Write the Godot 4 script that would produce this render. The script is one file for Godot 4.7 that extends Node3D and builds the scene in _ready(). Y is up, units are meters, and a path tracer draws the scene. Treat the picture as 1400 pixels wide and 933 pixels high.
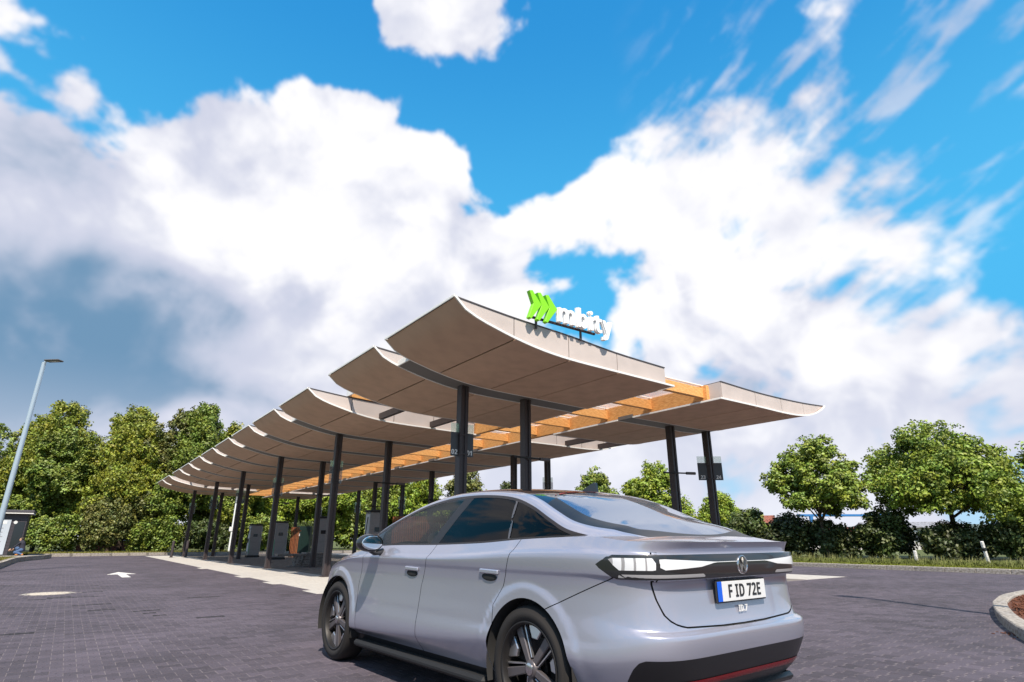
extends Node3D
# A drive-in charging park under a timber and steel canopy, with a silver saloon car driving past.
# The site has its own axes: w runs across the lot (right), s runs along the canopy (away from the camera).

const SITE_TURN := deg_to_rad(36.2)
var M := {}                      # materials by name
var rng := RandomNumberGenerator.new()
var taken := {}                  # top-level names in use

# cloud amount and whiteness: rows are elevation 0, 4 .. 56 degrees, columns azimuth -60, -56 .. 60 degrees, values in percent of ten
const CLOUD_COVER := [
	[80, 80, 80, 80, 80, 80, 80, 80, 80, 80, 80, 80, 80, 80, 80, 80, 80, 80, 80, 80, 80, 80, 80, 80, 70, 70, 65, 56, 52, 52, 52],
	[70, 72, 74, 75, 76, 77, 82, 81, 80, 80, 80, 80, 80, 80, 80, 80, 80, 80, 80, 70, 74, 80, 79, 71, 60, 47, 47, 50, 52, 52, 52],
	[82, 78, 74, 72, 70, 76, 90, 87, 84, 90, 90, 90, 90, 90, 90, 90, 90, 90, 90, 90, 90, 86, 80, 77, 61, 51, 50, 52, 52, 52, 52],
	[90, 90, 90, 88, 84, 88, 90, 90, 90, 90, 90, 90, 90, 90, 90, 88, 81, 75, 86, 87, 86, 90, 88, 87, 74, 54, 60, 57, 53, 52, 52],
	[90, 90, 90, 90, 90, 90, 90, 90, 90, 90, 90, 90, 90, 90, 90, 78, 41, 19, 60, 83, 57, 84, 90, 90, 70, 59, 51, 49, 50, 52, 52],
	[90, 90, 90, 90, 90, 90, 90, 90, 90, 90, 90, 90, 90, 90, 90, 75, 28, 0, 48, 87, 79, 80, 90, 83, 59, 46, 34, 30, 38, 52, 52],
	[49, 76, 90, 90, 90, 90, 90, 90, 90, 90, 90, 90, 90, 90, 90, 80, 48, 32, 53, 78, 90, 87, 90, 70, 60, 31, 13, 11, 26, 49, 52],
	[38, 37, 57, 76, 88, 83, 89, 90, 90, 90, 90, 90, 90, 90, 83, 66, 55, 65, 56, 61, 85, 63, 69, 43, 52, 48, 7, 0, 19, 42, 52],
	[52, 51, 35, 38, 52, 37, 66, 89, 90, 90, 90, 90, 90, 80, 59, 28, 21, 54, 82, 90, 90, 88, 58, 40, 40, 28, 6, 2, 19, 37, 52],
	[52, 51, 50, 42, 23, 0, 25, 69, 80, 88, 90, 88, 78, 54, 18, 1, 0, 7, 35, 69, 79, 78, 52, 42, 48, 10, 0, 9, 14, 30, 48],
	[51, 51, 50, 38, 0, 5, 23, 21, 24, 74, 89, 64, 29, 17, 6, 0, 0, 0, 3, 12, 17, 13, 28, 28, 30, 17, 1, 4, 18, 27, 41],
	[52, 51, 51, 33, 8, 8, 10, 0, 0, 13, 19, 23, 33, 32, 17, 5, 0, 0, 0, 0, 0, 6, 6, 19, 30, 26, 12, 16, 31, 41, 52],
	[52, 52, 50, 36, 25, 24, 16, 5, 1, 3, 24, 80, 80, 79, 69, 31, 0, 0, 0, 0, 0, 0, 1, 17, 32, 37, 30, 33, 44, 52, 52],
	[52, 52, 52, 51, 43, 37, 29, 22, 17, 17, 40, 76, 77, 78, 72, 36, 3, 4, 5, 7, 10, 13, 17, 26, 38, 44, 46, 51, 52, 52, 52],
	[52, 52, 52, 52, 52, 52, 45, 40, 35, 34, 51, 67, 68, 69, 65, 41, 20, 21, 22, 24, 27, 30, 35, 40, 48, 52, 52, 52, 52, 52, 52],
]
const CLOUD_SHADE := [
	[70, 70, 70, 70, 70, 70, 70, 70, 70, 70, 70, 70, 70, 70, 70, 70, 70, 70, 70, 70, 70, 70, 70, 61, 60, 60, 60, 60, 60, 60, 60],
	[57, 62, 64, 65, 66, 67, 70, 70, 70, 69, 70, 70, 70, 70, 70, 70, 70, 70, 70, 70, 70, 70, 70, 65, 62, 63, 64, 65, 66, 68, 70],
	[6, 8, 13, 17, 22, 36, 58, 65, 64, 43, 45, 67, 71, 71, 71, 71, 71, 71, 71, 70, 70, 70, 70, 70, 70, 70, 70, 70, 70, 70, 70],
	[13, 10, 10, 9, 7, 6, 7, 17, 33, 30, 42, 65, 80, 81, 82, 82, 82, 82, 81, 74, 70, 70, 70, 70, 70, 70, 70, 70, 70, 70, 73],
	[52, 32, 18, 13, 10, 10, 11, 28, 55, 59, 62, 76, 80, 84, 90, 90, 90, 90, 83, 80, 76, 76, 74, 72, 73, 76, 70, 73, 78, 76, 70],
	[60, 60, 54, 44, 29, 24, 32, 42, 49, 79, 79, 86, 85, 87, 90, 90, 88, 85, 85, 82, 80, 80, 81, 80, 80, 80, 77, 72, 70, 70, 70],
	[70, 67, 60, 60, 60, 71, 69, 77, 76, 81, 83, 90, 90, 90, 90, 90, 88, 86, 85, 86, 83, 89, 90, 80, 80, 80, 71, 70, 70, 70, 70],
	[70, 70, 70, 67, 68, 80, 80, 82, 90, 88, 81, 81, 86, 90, 90, 90, 90, 90, 89, 90, 90, 90, 86, 80, 79, 80, 70, 70, 70, 70, 70],
	[70, 70, 70, 70, 75, 80, 80, 74, 90, 90, 90, 90, 90, 90, 90, 90, 90, 90, 90, 90, 90, 88, 81, 72, 70, 71, 70, 70, 70, 70, 70],
	[70, 70, 70, 70, 70, 70, 72, 75, 86, 90, 90, 90, 90, 90, 90, 85, 80, 84, 89, 90, 90, 87, 76, 70, 70, 70, 70, 70, 70, 70, 70],
	[70, 70, 70, 70, 70, 70, 70, 72, 79, 89, 90, 90, 90, 88, 83, 80, 80, 80, 81, 85, 83, 79, 70, 70, 70, 70, 70, 70, 70, 70, 70],
	[70, 70, 70, 70, 70, 70, 70, 70, 74, 86, 89, 82, 83, 81, 80, 80, 80, 80, 80, 80, 80, 80, 71, 70, 70, 70, 70, 70, 70, 70, 70],
	[70, 70, 70, 70, 70, 70, 70, 70, 73, 80, 80, 80, 80, 80, 80, 80, 80, 80, 80, 80, 80, 80, 73, 70, 70, 70, 70, 70, 70, 70, 70],
	[70, 70, 70, 70, 70, 70, 70, 70, 76, 80, 80, 80, 80, 80, 80, 80, 80, 80, 80, 80, 80, 80, 76, 70, 70, 70, 70, 70, 70, 70, 70],
	[70, 70, 70, 70, 70, 70, 70, 70, 79, 80, 80, 80, 80, 80, 80, 80, 80, 80, 80, 80, 80, 80, 79, 70, 70, 70, 70, 70, 70, 70, 70],
]

# ------------------------------------------------------------------ helpers

class Shape:
	# collects triangles with normals; winding is put right from the normals
	var v := PackedVector3Array()
	var n := PackedVector3Array()
	var uv := PackedVector2Array()
	var c := PackedColorArray()
	func tri(p0: Vector3, p1: Vector3, p2: Vector3, n0: Vector3, n1: Vector3, n2: Vector3) -> void:
		var f := (p1 - p0).cross(p2 - p0)
		if f.length_squared() < 1e-16:
			return
		if f.dot(n0 + n1 + n2) > 0.0:
			v.append(p0); v.append(p2); v.append(p1)
			n.append(n0); n.append(n2); n.append(n1)
		else:
			v.append(p0); v.append(p1); v.append(p2)
			n.append(n0); n.append(n1); n.append(n2)
	func flat(p0: Vector3, p1: Vector3, p2: Vector3, towards: Vector3) -> void:
		var f := (p1 - p0).cross(p2 - p0).normalized()
		if f.dot(towards) < 0.0:
			f = -f
		tri(p0, p1, p2, f, f, f)
	func quad(p0: Vector3, p1: Vector3, p2: Vector3, p3: Vector3, towards: Vector3) -> void:
		flat(p0, p1, p2, towards)
		flat(p0, p2, p3, towards)
	func smooth_quad(p: Array, m: Array) -> void:
		tri(p[0], p[1], p[2], m[0], m[1], m[2])
		tri(p[0], p[2], p[3], m[0], m[2], m[3])
	func box(centre: Vector3, size: Vector3, bevel := 0.0, basis := Basis()) -> void:
		var h := size / 2.0
		if bevel <= 0.0:
			for a in 3:
				for sgn in [-1.0, 1.0]:
					var e := [Vector3(), Vector3(), Vector3(), Vector3()]
					var b := (a + 1) % 3
					var d := (a + 2) % 3
					var k := 0
					for q in [[-1, -1], [1, -1], [1, 1], [-1, 1]]:
						var p := Vector3()
						p[a] = h[a] * sgn
						p[b] = h[b] * q[0]
						p[d] = h[d] * q[1]
						e[k] = centre + basis * p
						k += 1
					var t := Vector3()
					t[a] = sgn
					quad(e[0], e[1], e[2], e[3], basis * t)
			return
		var bv: float = min(bevel, min(h.x, min(h.y, h.z)) * 0.9)
		for a in 3:
			var b := (a + 1) % 3
			var d := (a + 2) % 3
			for sgn in [-1.0, 1.0]:
				var e := []
				for q in [[-1, -1], [1, -1], [1, 1], [-1, 1]]:
					var p := Vector3()
					p[a] = h[a] * sgn
					p[b] = (h[b] - bv) * q[0]
					p[d] = (h[d] - bv) * q[1]
					e.append(centre + basis * p)
				var t := Vector3()
				t[a] = sgn
				quad(e[0], e[1], e[2], e[3], basis * t)
			for s1 in [-1.0, 1.0]:
				for s2 in [-1.0, 1.0]:
					var e2 := []
					for q in [[-1.0, 0], [1.0, 0], [1.0, 1], [-1.0, 1]]:
						var p := Vector3()
						p[a] = (h[a] - bv) * q[0]
						p[b] = (h[b] - (bv if q[1] == 1 else 0.0)) * s1
						p[d] = (h[d] - (0.0 if q[1] == 1 else bv)) * s2
						e2.append(centre + basis * p)
					var t2 := Vector3()
					t2[b] = s1
					t2[d] = s2
					quad(e2[0], e2[1], e2[2], e2[3], basis * t2)
		for sx in [-1.0, 1.0]:
			for sy in [-1.0, 1.0]:
				for sz in [-1.0, 1.0]:
					var k := Vector3(sx, sy, sz)
					var i := h - Vector3.ONE * bv
					flat(centre + basis * (Vector3(h.x, i.y, i.z) * k), centre + basis * (Vector3(i.x, h.y, i.z) * k), centre + basis * (Vector3(i.x, i.y, h.z) * k), basis * k)
	func tube(points: Array, radii: Array, sides := 10, caps := true) -> void:
		var rings := []
		var norms := []
		var side := Vector3.RIGHT
		for i in points.size():
			var dir: Vector3
			if i == 0:
				dir = points[1] - points[0]
			elif i == points.size() - 1:
				dir = points[i] - points[i - 1]
			else:
				dir = points[i + 1] - points[i - 1]
			dir = dir.normalized()
			if i == 0:
				side = dir.cross(Vector3.UP if abs(dir.y) < 0.9 else Vector3.RIGHT).normalized()
			else:
				side = (side - dir * side.dot(dir)).normalized()
			var up := dir.cross(side)
			var r := []
			var m := []
			for k in sides:
				var a := TAU * k / sides
				var o := side * cos(a) + up * sin(a)
				r.append(points[i] + o * radii[i])
				m.append(o)
			rings.append(r)
			norms.append(m)
		for i in points.size() - 1:
			for k in sides:
				var k2 := (k + 1) % sides
				smooth_quad([rings[i][k], rings[i][k2], rings[i + 1][k2], rings[i + 1][k]], [norms[i][k], norms[i][k2], norms[i + 1][k2], norms[i + 1][k]])
		if caps:
			for end in [0, points.size() - 1]:
				var t: Vector3 = (points[1] - points[0]) * -1.0 if end == 0 else points[end] - points[end - 1]
				for k in sides:
					flat(points[end], rings[end][k], rings[end][(k + 1) % sides], t)
	func lathe(profile: Array, sides: int, axis := Vector3.UP, at := Vector3(), smooth := true) -> void:
		# profile: Vector2(radius, height along the axis); normals point left of the way along the profile
		var b1 := axis.cross(Vector3.RIGHT if abs(axis.x) < 0.9 else Vector3.UP).normalized()
		var b2 := axis.cross(b1)
		var seg := []
		for i in profile.size() - 1:
			var d: Vector2 = (profile[i + 1] - profile[i]).normalized()
			seg.append(Vector2(d.y, -d.x))
		for i in profile.size() - 1:
			var na: Vector2 = seg[i]
			var nb: Vector2 = seg[i]
			if smooth:
				if i > 0 and seg[i].dot(seg[i - 1]) > 0.5:
					na = (seg[i] + seg[i - 1]).normalized()
				if i < seg.size() - 1 and seg[i].dot(seg[i + 1]) > 0.5:
					nb = (seg[i] + seg[i + 1]).normalized()
			for k in sides:
				var a0 := TAU * k / sides
				var a1 := TAU * (k + 1) / sides
				var r0 := b1 * cos(a0) + b2 * sin(a0)
				var r1 := b1 * cos(a1) + b2 * sin(a1)
				var p: Vector2 = profile[i]
				var q: Vector2 = profile[i + 1]
				smooth_quad([at + r0 * p.x + axis * p.y, at + r1 * p.x + axis * p.y, at + r1 * q.x + axis * q.y, at + r0 * q.x + axis * q.y],
					[r0 * na.x + axis * na.y, r1 * na.x + axis * na.y, r1 * nb.x + axis * nb.y, r0 * nb.x + axis * nb.y])
	func prism(outline: PackedVector2Array, depth: float, t: Transform3D, bevel := 0.0) -> void:
		# outline in the local xy plane, thickness along local z from 0 to depth; bevel shrinks the front edge
		var front := outline
		if bevel > 0.0:
			var cen := Vector2()
			for p in outline:
				cen += p / outline.size()
			front = PackedVector2Array()
			for i in outline.size():
				var a := outline[(i + outline.size() - 1) % outline.size()]
				var b := outline[i]
				var d := outline[(i + 1) % outline.size()]
				var e1 := (b - a).normalized()
				var e2 := (d - b).normalized()
				var m1 := Vector2(-e1.y, e1.x)
				var m2 := Vector2(-e2.y, e2.x)
				var turn := 1.0 if not Geometry2D.is_polygon_clockwise(outline) else -1.0
				var m := (m1 + m2) * turn
				m = m / max(0.3, m.length_squared() / 2.0) 
				front.append(b + m * bevel)
		var idx := Geometry2D.triangulate_polygon(outline)
		for i in range(0, idx.size(), 3):
			var f0 := front[idx[i]]
			var f1 := front[idx[i + 1]]
			var f2 := front[idx[i + 2]]
			flat(t * Vector3(f0.x, f0.y, depth), t * Vector3(f1.x, f1.y, depth), t * Vector3(f2.x, f2.y, depth), t.basis.z)
			var b0 := outline[idx[i]]
			var b1 := outline[idx[i + 1]]
			var b2 := outline[idx[i + 2]]
			flat(t * Vector3(b0.x, b0.y, 0), t * Vector3(b1.x, b1.y, 0), t * Vector3(b2.x, b2.y, 0), -t.basis.z)
		var flip := -1.0 if Geometry2D.is_polygon_clockwise(outline) else 1.0
		for i in outline.size():
			var j := (i + 1) % outline.size()
			var e := outline[j] - outline[i]
			var o := t.basis * Vector3(e.y, -e.x, 0) * flip
			var z1 := depth - bevel
			quad(t * Vector3(outline[i].x, outline[i].y, 0), t * Vector3(outline[j].x, outline[j].y, 0), t * Vector3(outline[j].x, outline[j].y, z1), t * Vector3(outline[i].x, outline[i].y, z1), o)
			if bevel > 0.0:
				quad(t * Vector3(outline[i].x, outline[i].y, z1), t * Vector3(outline[j].x, outline[j].y, z1), t * Vector3(front[j].x, front[j].y, depth), t * Vector3(front[i].x, front[i].y, depth), o + t.basis.z * o.length() * 0.7)
	func ball(centre: Vector3, r: Vector3, rings := 10, sides := 14, basis := Basis()) -> void:
		for i in rings:
			for k in sides:
				var p := []
				var m := []
				for q in [[i, k], [i, k + 1], [i + 1, k + 1], [i + 1, k]]:
					var a: float = PI * q[0] / rings
					var b: float = TAU * q[1] / sides
					var d := Vector3(sin(a) * cos(b), cos(a), sin(a) * sin(b))
					p.append(centre + basis * (d * r))
					m.append((basis * (d / r)).normalized())
				smooth_quad(p, m)
	func mesh() -> ArrayMesh:
		var a := []
		a.resize(Mesh.ARRAY_MAX)
		a[Mesh.ARRAY_VERTEX] = v
		a[Mesh.ARRAY_NORMAL] = n
		if uv.size() == v.size():
			a[Mesh.ARRAY_TEX_UV] = uv
		if c.size() == v.size():
			a[Mesh.ARRAY_COLOR] = c
		var m := ArrayMesh.new()
		m.add_surface_from_arrays(Mesh.PRIMITIVE_TRIANGLES, a)
		return m

func numbered(called: String) -> String:
	if not taken.has(called):
		taken[called] = 0
		return called
	taken[called] += 1
	return "%s_%03d" % [called, taken[called]]

func site(w: float, y: float, s: float) -> Vector3:
	return Basis(Vector3.UP, SITE_TURN) * Vector3(w, y, -s)

func part(called: String, sh, material: Material, parent: Node, at := Transform3D()) -> MeshInstance3D:
	var o := MeshInstance3D.new()
	o.name = called if parent != self else numbered(called)
	o.mesh = sh.mesh() if sh is Shape else sh
	o.material_override = material
	o.transform = at
	parent.add_child(o, true)
	return o

func tag(o: Node, label: String, category: String, group := "") -> Node:
	o.set_meta("label", label)
	o.set_meta("category", category)
	if group:
		o.set_meta("group", group)
	return o

func thing(called: String, label: String, category: String, at := Vector3(), turn := 0.0, group := "") -> Node3D:
	var o := Node3D.new()
	o.name = numbered(called)
	add_child(o)
	o.position = at
	o.rotation.y = turn
	tag(o, label, category, group)
	return o

func setting(called: String, at := Vector3(), turn := 0.0) -> Node3D:
	var o := Node3D.new()
	o.name = numbered(called)
	add_child(o)
	o.position = at
	o.rotation.y = turn
	o.set_meta("kind", "structure")
	return o

func srgb(r: float, g: float, b: float) -> Color:
	# a real-world base colour (linear) as the sRGB value materials take
	return Color(r, g, b).linear_to_srgb()

func mat(r: float, g: float, b: float, rough := 0.8, metal := 0.0) -> StandardMaterial3D:
	var m := StandardMaterial3D.new()
	m.albedo_color = srgb(r, g, b)
	m.roughness = rough
	m.metallic = metal
	return m

func noise_tex(size: int, freq: float, ramp: Array, sd := 1, octaves := 4, type := FastNoiseLite.TYPE_SIMPLEX_SMOOTH, normal := false, bump := 4.0) -> NoiseTexture2D:
	var fn := FastNoiseLite.new()
	fn.seed = sd
	fn.noise_type = type
	fn.frequency = freq
	fn.fractal_octaves = octaves
	var t := NoiseTexture2D.new()
	t.width = size
	t.height = size
	t.seamless = true
	t.noise = fn
	if normal:
		t.as_normal_map = true
		t.bump_strength = bump
	elif ramp:
		var gr := Gradient.new()
		var offs := PackedFloat32Array()
		var cols := PackedColorArray()
		for i in ramp.size():
			offs.append(ramp[i][0])
			cols.append(ramp[i][1])
		gr.offsets = offs
		gr.colors = cols
		t.color_ramp = gr
	return t

func grained(m: StandardMaterial3D, tex: Texture2D, scale: Vector3, world := true, normal: Texture2D = null, normal_scale := 0.5) -> StandardMaterial3D:
	m.albedo_texture = tex
	m.uv1_triplanar = true
	m.uv1_world_triplanar = world
	m.uv1_scale = scale
	if normal:
		m.normal_enabled = true
		m.normal_texture = normal
		m.normal_scale = normal_scale
	return m

# ------------------------------------------------------------------ sky

func cloud_at(table: Array, az: float, el: float) -> float:
	var x: float = clamp((az + 60.0) / 4.0, 0.0, 29.999)
	var y: float = clamp(el / 4.0, 0.0, 13.999)
	var i := int(x)
	var j := int(y)
	var a := x - i
	var b := y - j
	a = a * a * (3.0 - 2.0 * a)
	b = b * b * (3.0 - 2.0 * b)
	var r0: Array = table[j]
	var r1: Array = table[j + 1]
	return lerp(lerp(float(r0[i]), float(r0[i + 1]), a), lerp(float(r1[i]), float(r1[i + 1]), a), b) / 90.0

func make_sky() -> Sky:
	var wide := 2048
	var high := 1024
	var img := Image.create_empty(wide, high, false, Image.FORMAT_RGBF)
	var warp := FastNoiseLite.new()
	warp.seed = 7
	warp.noise_type = FastNoiseLite.TYPE_SIMPLEX_SMOOTH
	warp.frequency = 2.2
	warp.fractal_octaves = 3
	var puff := FastNoiseLite.new()
	puff.seed = 21
	puff.noise_type = FastNoiseLite.TYPE_SIMPLEX_SMOOTH
	puff.frequency = 5.5
	puff.fractal_octaves = 7
	puff.fractal_gain = 0.55
	var billow := FastNoiseLite.new()
	billow.seed = 5
	billow.noise_type = FastNoiseLite.TYPE_CELLULAR
	billow.cellular_return_type = FastNoiseLite.RETURN_DISTANCE
	billow.frequency = 6.0
	billow.fractal_octaves = 3
	var soft := FastNoiseLite.new()
	soft.seed = 33
	soft.noise_type = FastNoiseLite.TYPE_SIMPLEX_SMOOTH
	soft.frequency = 2.6
	soft.fractal_octaves = 5
	var streak := FastNoiseLite.new()
	streak.seed = 14
	streak.noise_type = FastNoiseLite.TYPE_SIMPLEX_SMOOTH
	streak.frequency = 3.0
	streak.fractal_octaves = 6
	var below := Color(0.13, 0.12, 0.115)
	for row in high:
		var el := 90.0 - (row + 0.5) / high * 180.0
		if el < -1.0:
			img.fill_rect(Rect2i(0, row, wide, high - row), below)
			break
		var ce := cos(deg_to_rad(el))
		var up := sin(deg_to_rad(el))
		var hz: float = clamp(1.0 - el / 52.0, 0.0, 1.0)
		# clear air: azure above, turquoise lower down, pale at the horizon
		var air := Color(0.030, 0.300, 0.72).lerp(Color(0.085, 0.52, 0.93), smoothstep(0.0, 0.60, hz)).lerp(Color(0.50, 0.76, 0.98), smoothstep(0.66, 1.0, hz))
		for col in wide:
			var az := (col + 0.5) / wide * 360.0      # the first column looks along -z
			if az > 180.0:
				az -= 360.0
			var ar := deg_to_rad(az)
			var d := Vector3(sin(ar) * ce, up, -cos(ar) * ce)
			var wv := Vector3(d.x, d.y * 1.25, d.z)
			var w1 := warp.get_noise_3dv(wv)
			var w2 := warp.get_noise_3dv(wv + Vector3(9.1, 3.3, 5.7))
			var waz := az + w1 * 3.2
			var wel := el + w2 * 3.6
			var cover := 0.47
			var white := 0.78
			if abs(az) < 70.0:
				var t: float = clamp((abs(az) - 56.0) / 12.0, 0.0, 1.0)
				cover = lerp(cloud_at(CLOUD_COVER, waz, wel), 0.47, t)
				white = lerp(cloud_at(CLOUD_SHADE, waz, wel), 0.78, t)
			var right := smoothstep(4.0, 22.0, az) * (1.0 - smoothstep(70.0, 90.0, az))
			var p := puff.get_noise_3dv(wv + Vector3(w2, w1, w2) * 0.06)
			# on the right the cloud is combed out into streaks
			var st := streak.get_noise_3d((d.x * 0.82 + d.y * 0.57) * 2.0, (d.y * 0.82 - d.x * 0.57) * 7.5, d.z * 2.0)
			var b := -billow.get_noise_3dv(wv + Vector3(w1, w2, w1) * 0.05) - 0.45
			var dens: float = cover + p * lerp(0.62, 0.66, right) + b * lerp(0.30, 0.10, right) + st * 0.34 * right
			var edge: float = lerp(0.085, 0.20, right)
			var alpha := smoothstep(0.50 - edge, 0.52 + edge * 1.2, dens)
			# a thin combed veil high on the right
			var veil := smoothstep(-0.05, 0.55, st + p * 0.35) * 0.62 * smoothstep(12.0, 24.0, az) * (1.0 - smoothstep(46.0, 60.0, az)) * smoothstep(14.0, 24.0, el) * (1.0 - smoothstep(40.0, 50.0, el))
			alpha = max(alpha, veil)
			var sh := soft.get_noise_3dv(wv + Vector3(p, p, p) * 0.05)
			var lit: float = clamp(white - 0.06 + sh * 0.26 + b * 0.34 + p * 0.42, 0.0, 1.15)
			var dark := Color(0.17, 0.32, 0.50)
			var mid := Color(0.66, 0.69, 0.83)
			var bright := Color(1.05, 1.045, 1.075)
			var cl := dark.lerp(mid, smoothstep(0.12, 0.68, lit)).lerp(bright, smoothstep(0.62, 1.02, lit))
			cl = cl.lerp(Color(0.80, 0.83, 0.95), smoothstep(0.70, 1.0, hz) * 0.75)
			img.set_pixel(col, row, air.lerp(cl, alpha))
	var pano := PanoramaSkyMaterial.new()
	pano.panorama = ImageTexture.create_from_image(img)
	pano.energy_multiplier = 0.72
	var sky := Sky.new()
	sky.sky_material = pano
	return sky

func make_world() -> void:
	var cam := Camera3D.new()
	cam.name = "camera"
	add_child(cam)
	cam.position = Vector3(0, 1.1083, 0)
	cam.rotation_degrees = Vector3(19.1, 0, 0)
	cam.fov = 61.35
	cam.near = 0.05
	cam.far = 4000.0
	cam.current = true
	var env := Environment.new()
	env.background_mode = Environment.BG_SKY
	env.sky = make_sky()
	env.tonemap_mode = Environment.TONE_MAPPER_LINEAR
	env.tonemap_exposure = 1.37
	env.sdfgi_enabled = true
	env.ssao_enabled = true
	env.ssil_enabled = true
	var we := WorldEnvironment.new()
	we.name = "world_environment"
	we.environment = env
	add_child(we)
	var sun := DirectionalLight3D.new()
	sun.name = "sun"
	add_child(sun)
	# 52 degrees high, behind the camera and a touch to its right
	var from_sun := Vector3(-sin(deg_to_rad(9.0)) * cos(deg_to_rad(52.0)), -sin(deg_to_rad(52.0)), -cos(deg_to_rad(9.0)) * cos(deg_to_rad(52.0)))
	sun.look_at_from_position(Vector3(0, 30, 0), Vector3(0, 30, 0) + from_sun, Vector3.UP)
	sun.light_energy = 1.6
	sun.light_color = Color(1.0, 0.955, 0.89)
	sun.light_angular_distance = 0.5
	sun.shadow_enabled = true

# ------------------------------------------------------------------ materials

func make_materials() -> void:
	var fine := noise_tex(512, 0.02, [[0.0, Color(0.90, 0.90, 0.90)], [0.5, Color(0.96, 0.96, 0.96)], [1.0, Color(1, 1, 1)]], 3, 5)
	var cloudy := noise_tex(512, 0.012, [[0.25, Color(0.78, 0.77, 0.76)], [0.55, Color(0.93, 0.93, 0.93)], [0.8, Color(1, 1, 1)]], 8, 5)
	var speck := noise_tex(512, 0.22, [[0.0, Color(0.62, 0.62, 0.62)], [0.5, Color(0.9, 0.9, 0.9)], [1.0, Color(1, 1, 1)]], 5, 3)
	var rough_n := noise_tex(512, 0.16, [], 12, 4, FastNoiseLite.TYPE_SIMPLEX_SMOOTH, true, 5.0)
	var stain := noise_tex(512, 0.02, [[0.3, Color(0.72, 0.70, 0.68)], [0.5, Color(0.95, 0.94, 0.93)], [0.7, Color(1, 1, 1)]], 31, 6)

	# paving: a few tones of violet-grey concrete block, and sand in the joints
	for i in 5:
		var tone: float = [0.86, 1.0, 1.12, 0.74, 1.26][i]
		var pm := mat(0.102 * tone, 0.084 * tone, 0.108 * tone, 0.78)
		grained(pm, speck, Vector3(3.1, 3.1, 3.1), true, rough_n, 0.7)
		M["paver%d" % i] = pm
	M.paver_dark = grained(mat(0.022, 0.019, 0.024, 0.7), speck, Vector3(3, 3, 3), true, rough_n, 0.6)
	M.paver_field = grained(mat(1, 1, 1, 0.78), speck, Vector3(3.1, 3.1, 3.1), true, rough_n, 0.7)
	M.paver_field.vertex_color_use_as_albedo = true
	M.joint = grained(mat(0.25, 0.215, 0.22, 0.95), speck, Vector3(2, 2, 2))
	M.slab = grained(mat(0.50, 0.473, 0.44, 0.85), fine, Vector3(0.5, 0.5, 0.5), true, rough_n, 0.3)
	M.shaded_slab = grained(mat(0.20, 0.178, 0.165, 0.9), cloudy, Vector3(0.5, 0.5, 0.5), true, rough_n, 0.4)  # canopy shade put into the concrete colour of the middle bays
	M.slab_b = grained(mat(0.48, 0.453, 0.424, 0.85), fine, Vector3(0.45, 0.45, 0.45), true, rough_n, 0.3)
	M.kerb = grained(mat(0.40, 0.37, 0.335, 0.88), stain, Vector3(1.3, 1.3, 1.3), true, rough_n, 0.6)
	M.kerb_b = grained(mat(0.36, 0.335, 0.31, 0.88), stain, Vector3(1.1, 1.1, 1.1), true, rough_n, 0.6)
	M.path = grained(mat(0.40, 0.38, 0.36, 0.9), speck, Vector3(1, 1, 1))
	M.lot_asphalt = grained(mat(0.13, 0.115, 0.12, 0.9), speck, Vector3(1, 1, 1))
	M.paint = grained(mat(0.80, 0.79, 0.77, 0.6), stain, Vector3(1.5, 1.5, 1.5))
	M.manhole = grained(mat(0.60, 0.54, 0.46, 0.8), stain, Vector3(2, 2, 2), true, rough_n, 0.4)
	M.grass_ground = grained(mat(0.105, 0.13, 0.030, 0.95), noise_tex(512, 0.03, [[0.3, Color(0.55, 0.6, 0.5)], [0.5, Color(0.9, 0.9, 0.85)], [0.75, Color(1, 0.96, 0.8)]], 17, 5), Vector3(0.4, 0.4, 0.4))
	M.bark_ground = grained(mat(0.17, 0.065, 0.035, 0.95), noise_tex(256, 0.09, [[0.2, Color(0.45, 0.42, 0.4)], [0.6, Color(1, 0.95, 0.9)]], 19, 4), Vector3(2.5, 2.5, 2.5), true, rough_n, 1.0)

	# canopy
	M.soffit = grained(mat(0.60, 0.40, 0.285, 0.75), fine, Vector3(0.2, 0.2, 0.2))
	M.soffit_b = grained(mat(0.58, 0.386, 0.275, 0.75), fine, Vector3(0.18, 0.18, 0.18))
	M.fascia = grained(mat(0.58, 0.505, 0.475, 0.7), fine, Vector3(0.15, 0.15, 0.15))
	M.trim = mat(0.80, 0.78, 0.76, 0.55)
	M.cap = mat(0.10, 0.085, 0.085, 0.5, 0.3)
	M.gutter = mat(0.16, 0.15, 0.145, 0.55, 0.2)
	M.backing = mat(0.03, 0.028, 0.027, 0.9)
	M.steel = grained(mat(0.058, 0.044, 0.046, 0.5, 0.15), fine, Vector3(1, 1, 1))
	var grain := noise_tex(512, 0.02, [[0.2, Color(0.86, 0.78, 0.70)], [0.5, Color(0.96, 0.93, 0.90)], [0.8, Color(1, 1, 1)]], 44, 4)
	M.timber = grained(mat(0.84, 0.46, 0.165, 0.6), grain, Vector3(0.6, 4.0, 0.6), false)
	M.timber_b = grained(mat(0.80, 0.42, 0.145, 0.6), grain, Vector3(0.5, 3.4, 0.5), false)
	var gl := StandardMaterial3D.new()
	gl.albedo_color = Color(0.9, 0.88, 0.9, 0.14)
	gl.transparency = BaseMaterial3D.TRANSPARENCY_ALPHA
	gl.roughness = 0.05
	M.glazing = gl
	var gg := StandardMaterial3D.new()
	gg.albedo_color = Color(0.80, 0.97, 0.84, 0.30)
	gg.transparency = BaseMaterial3D.TRANSPARENCY_ALPHA
	gg.roughness = 0.05
	M.green_glass = gg
	var pg := StandardMaterial3D.new()
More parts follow.
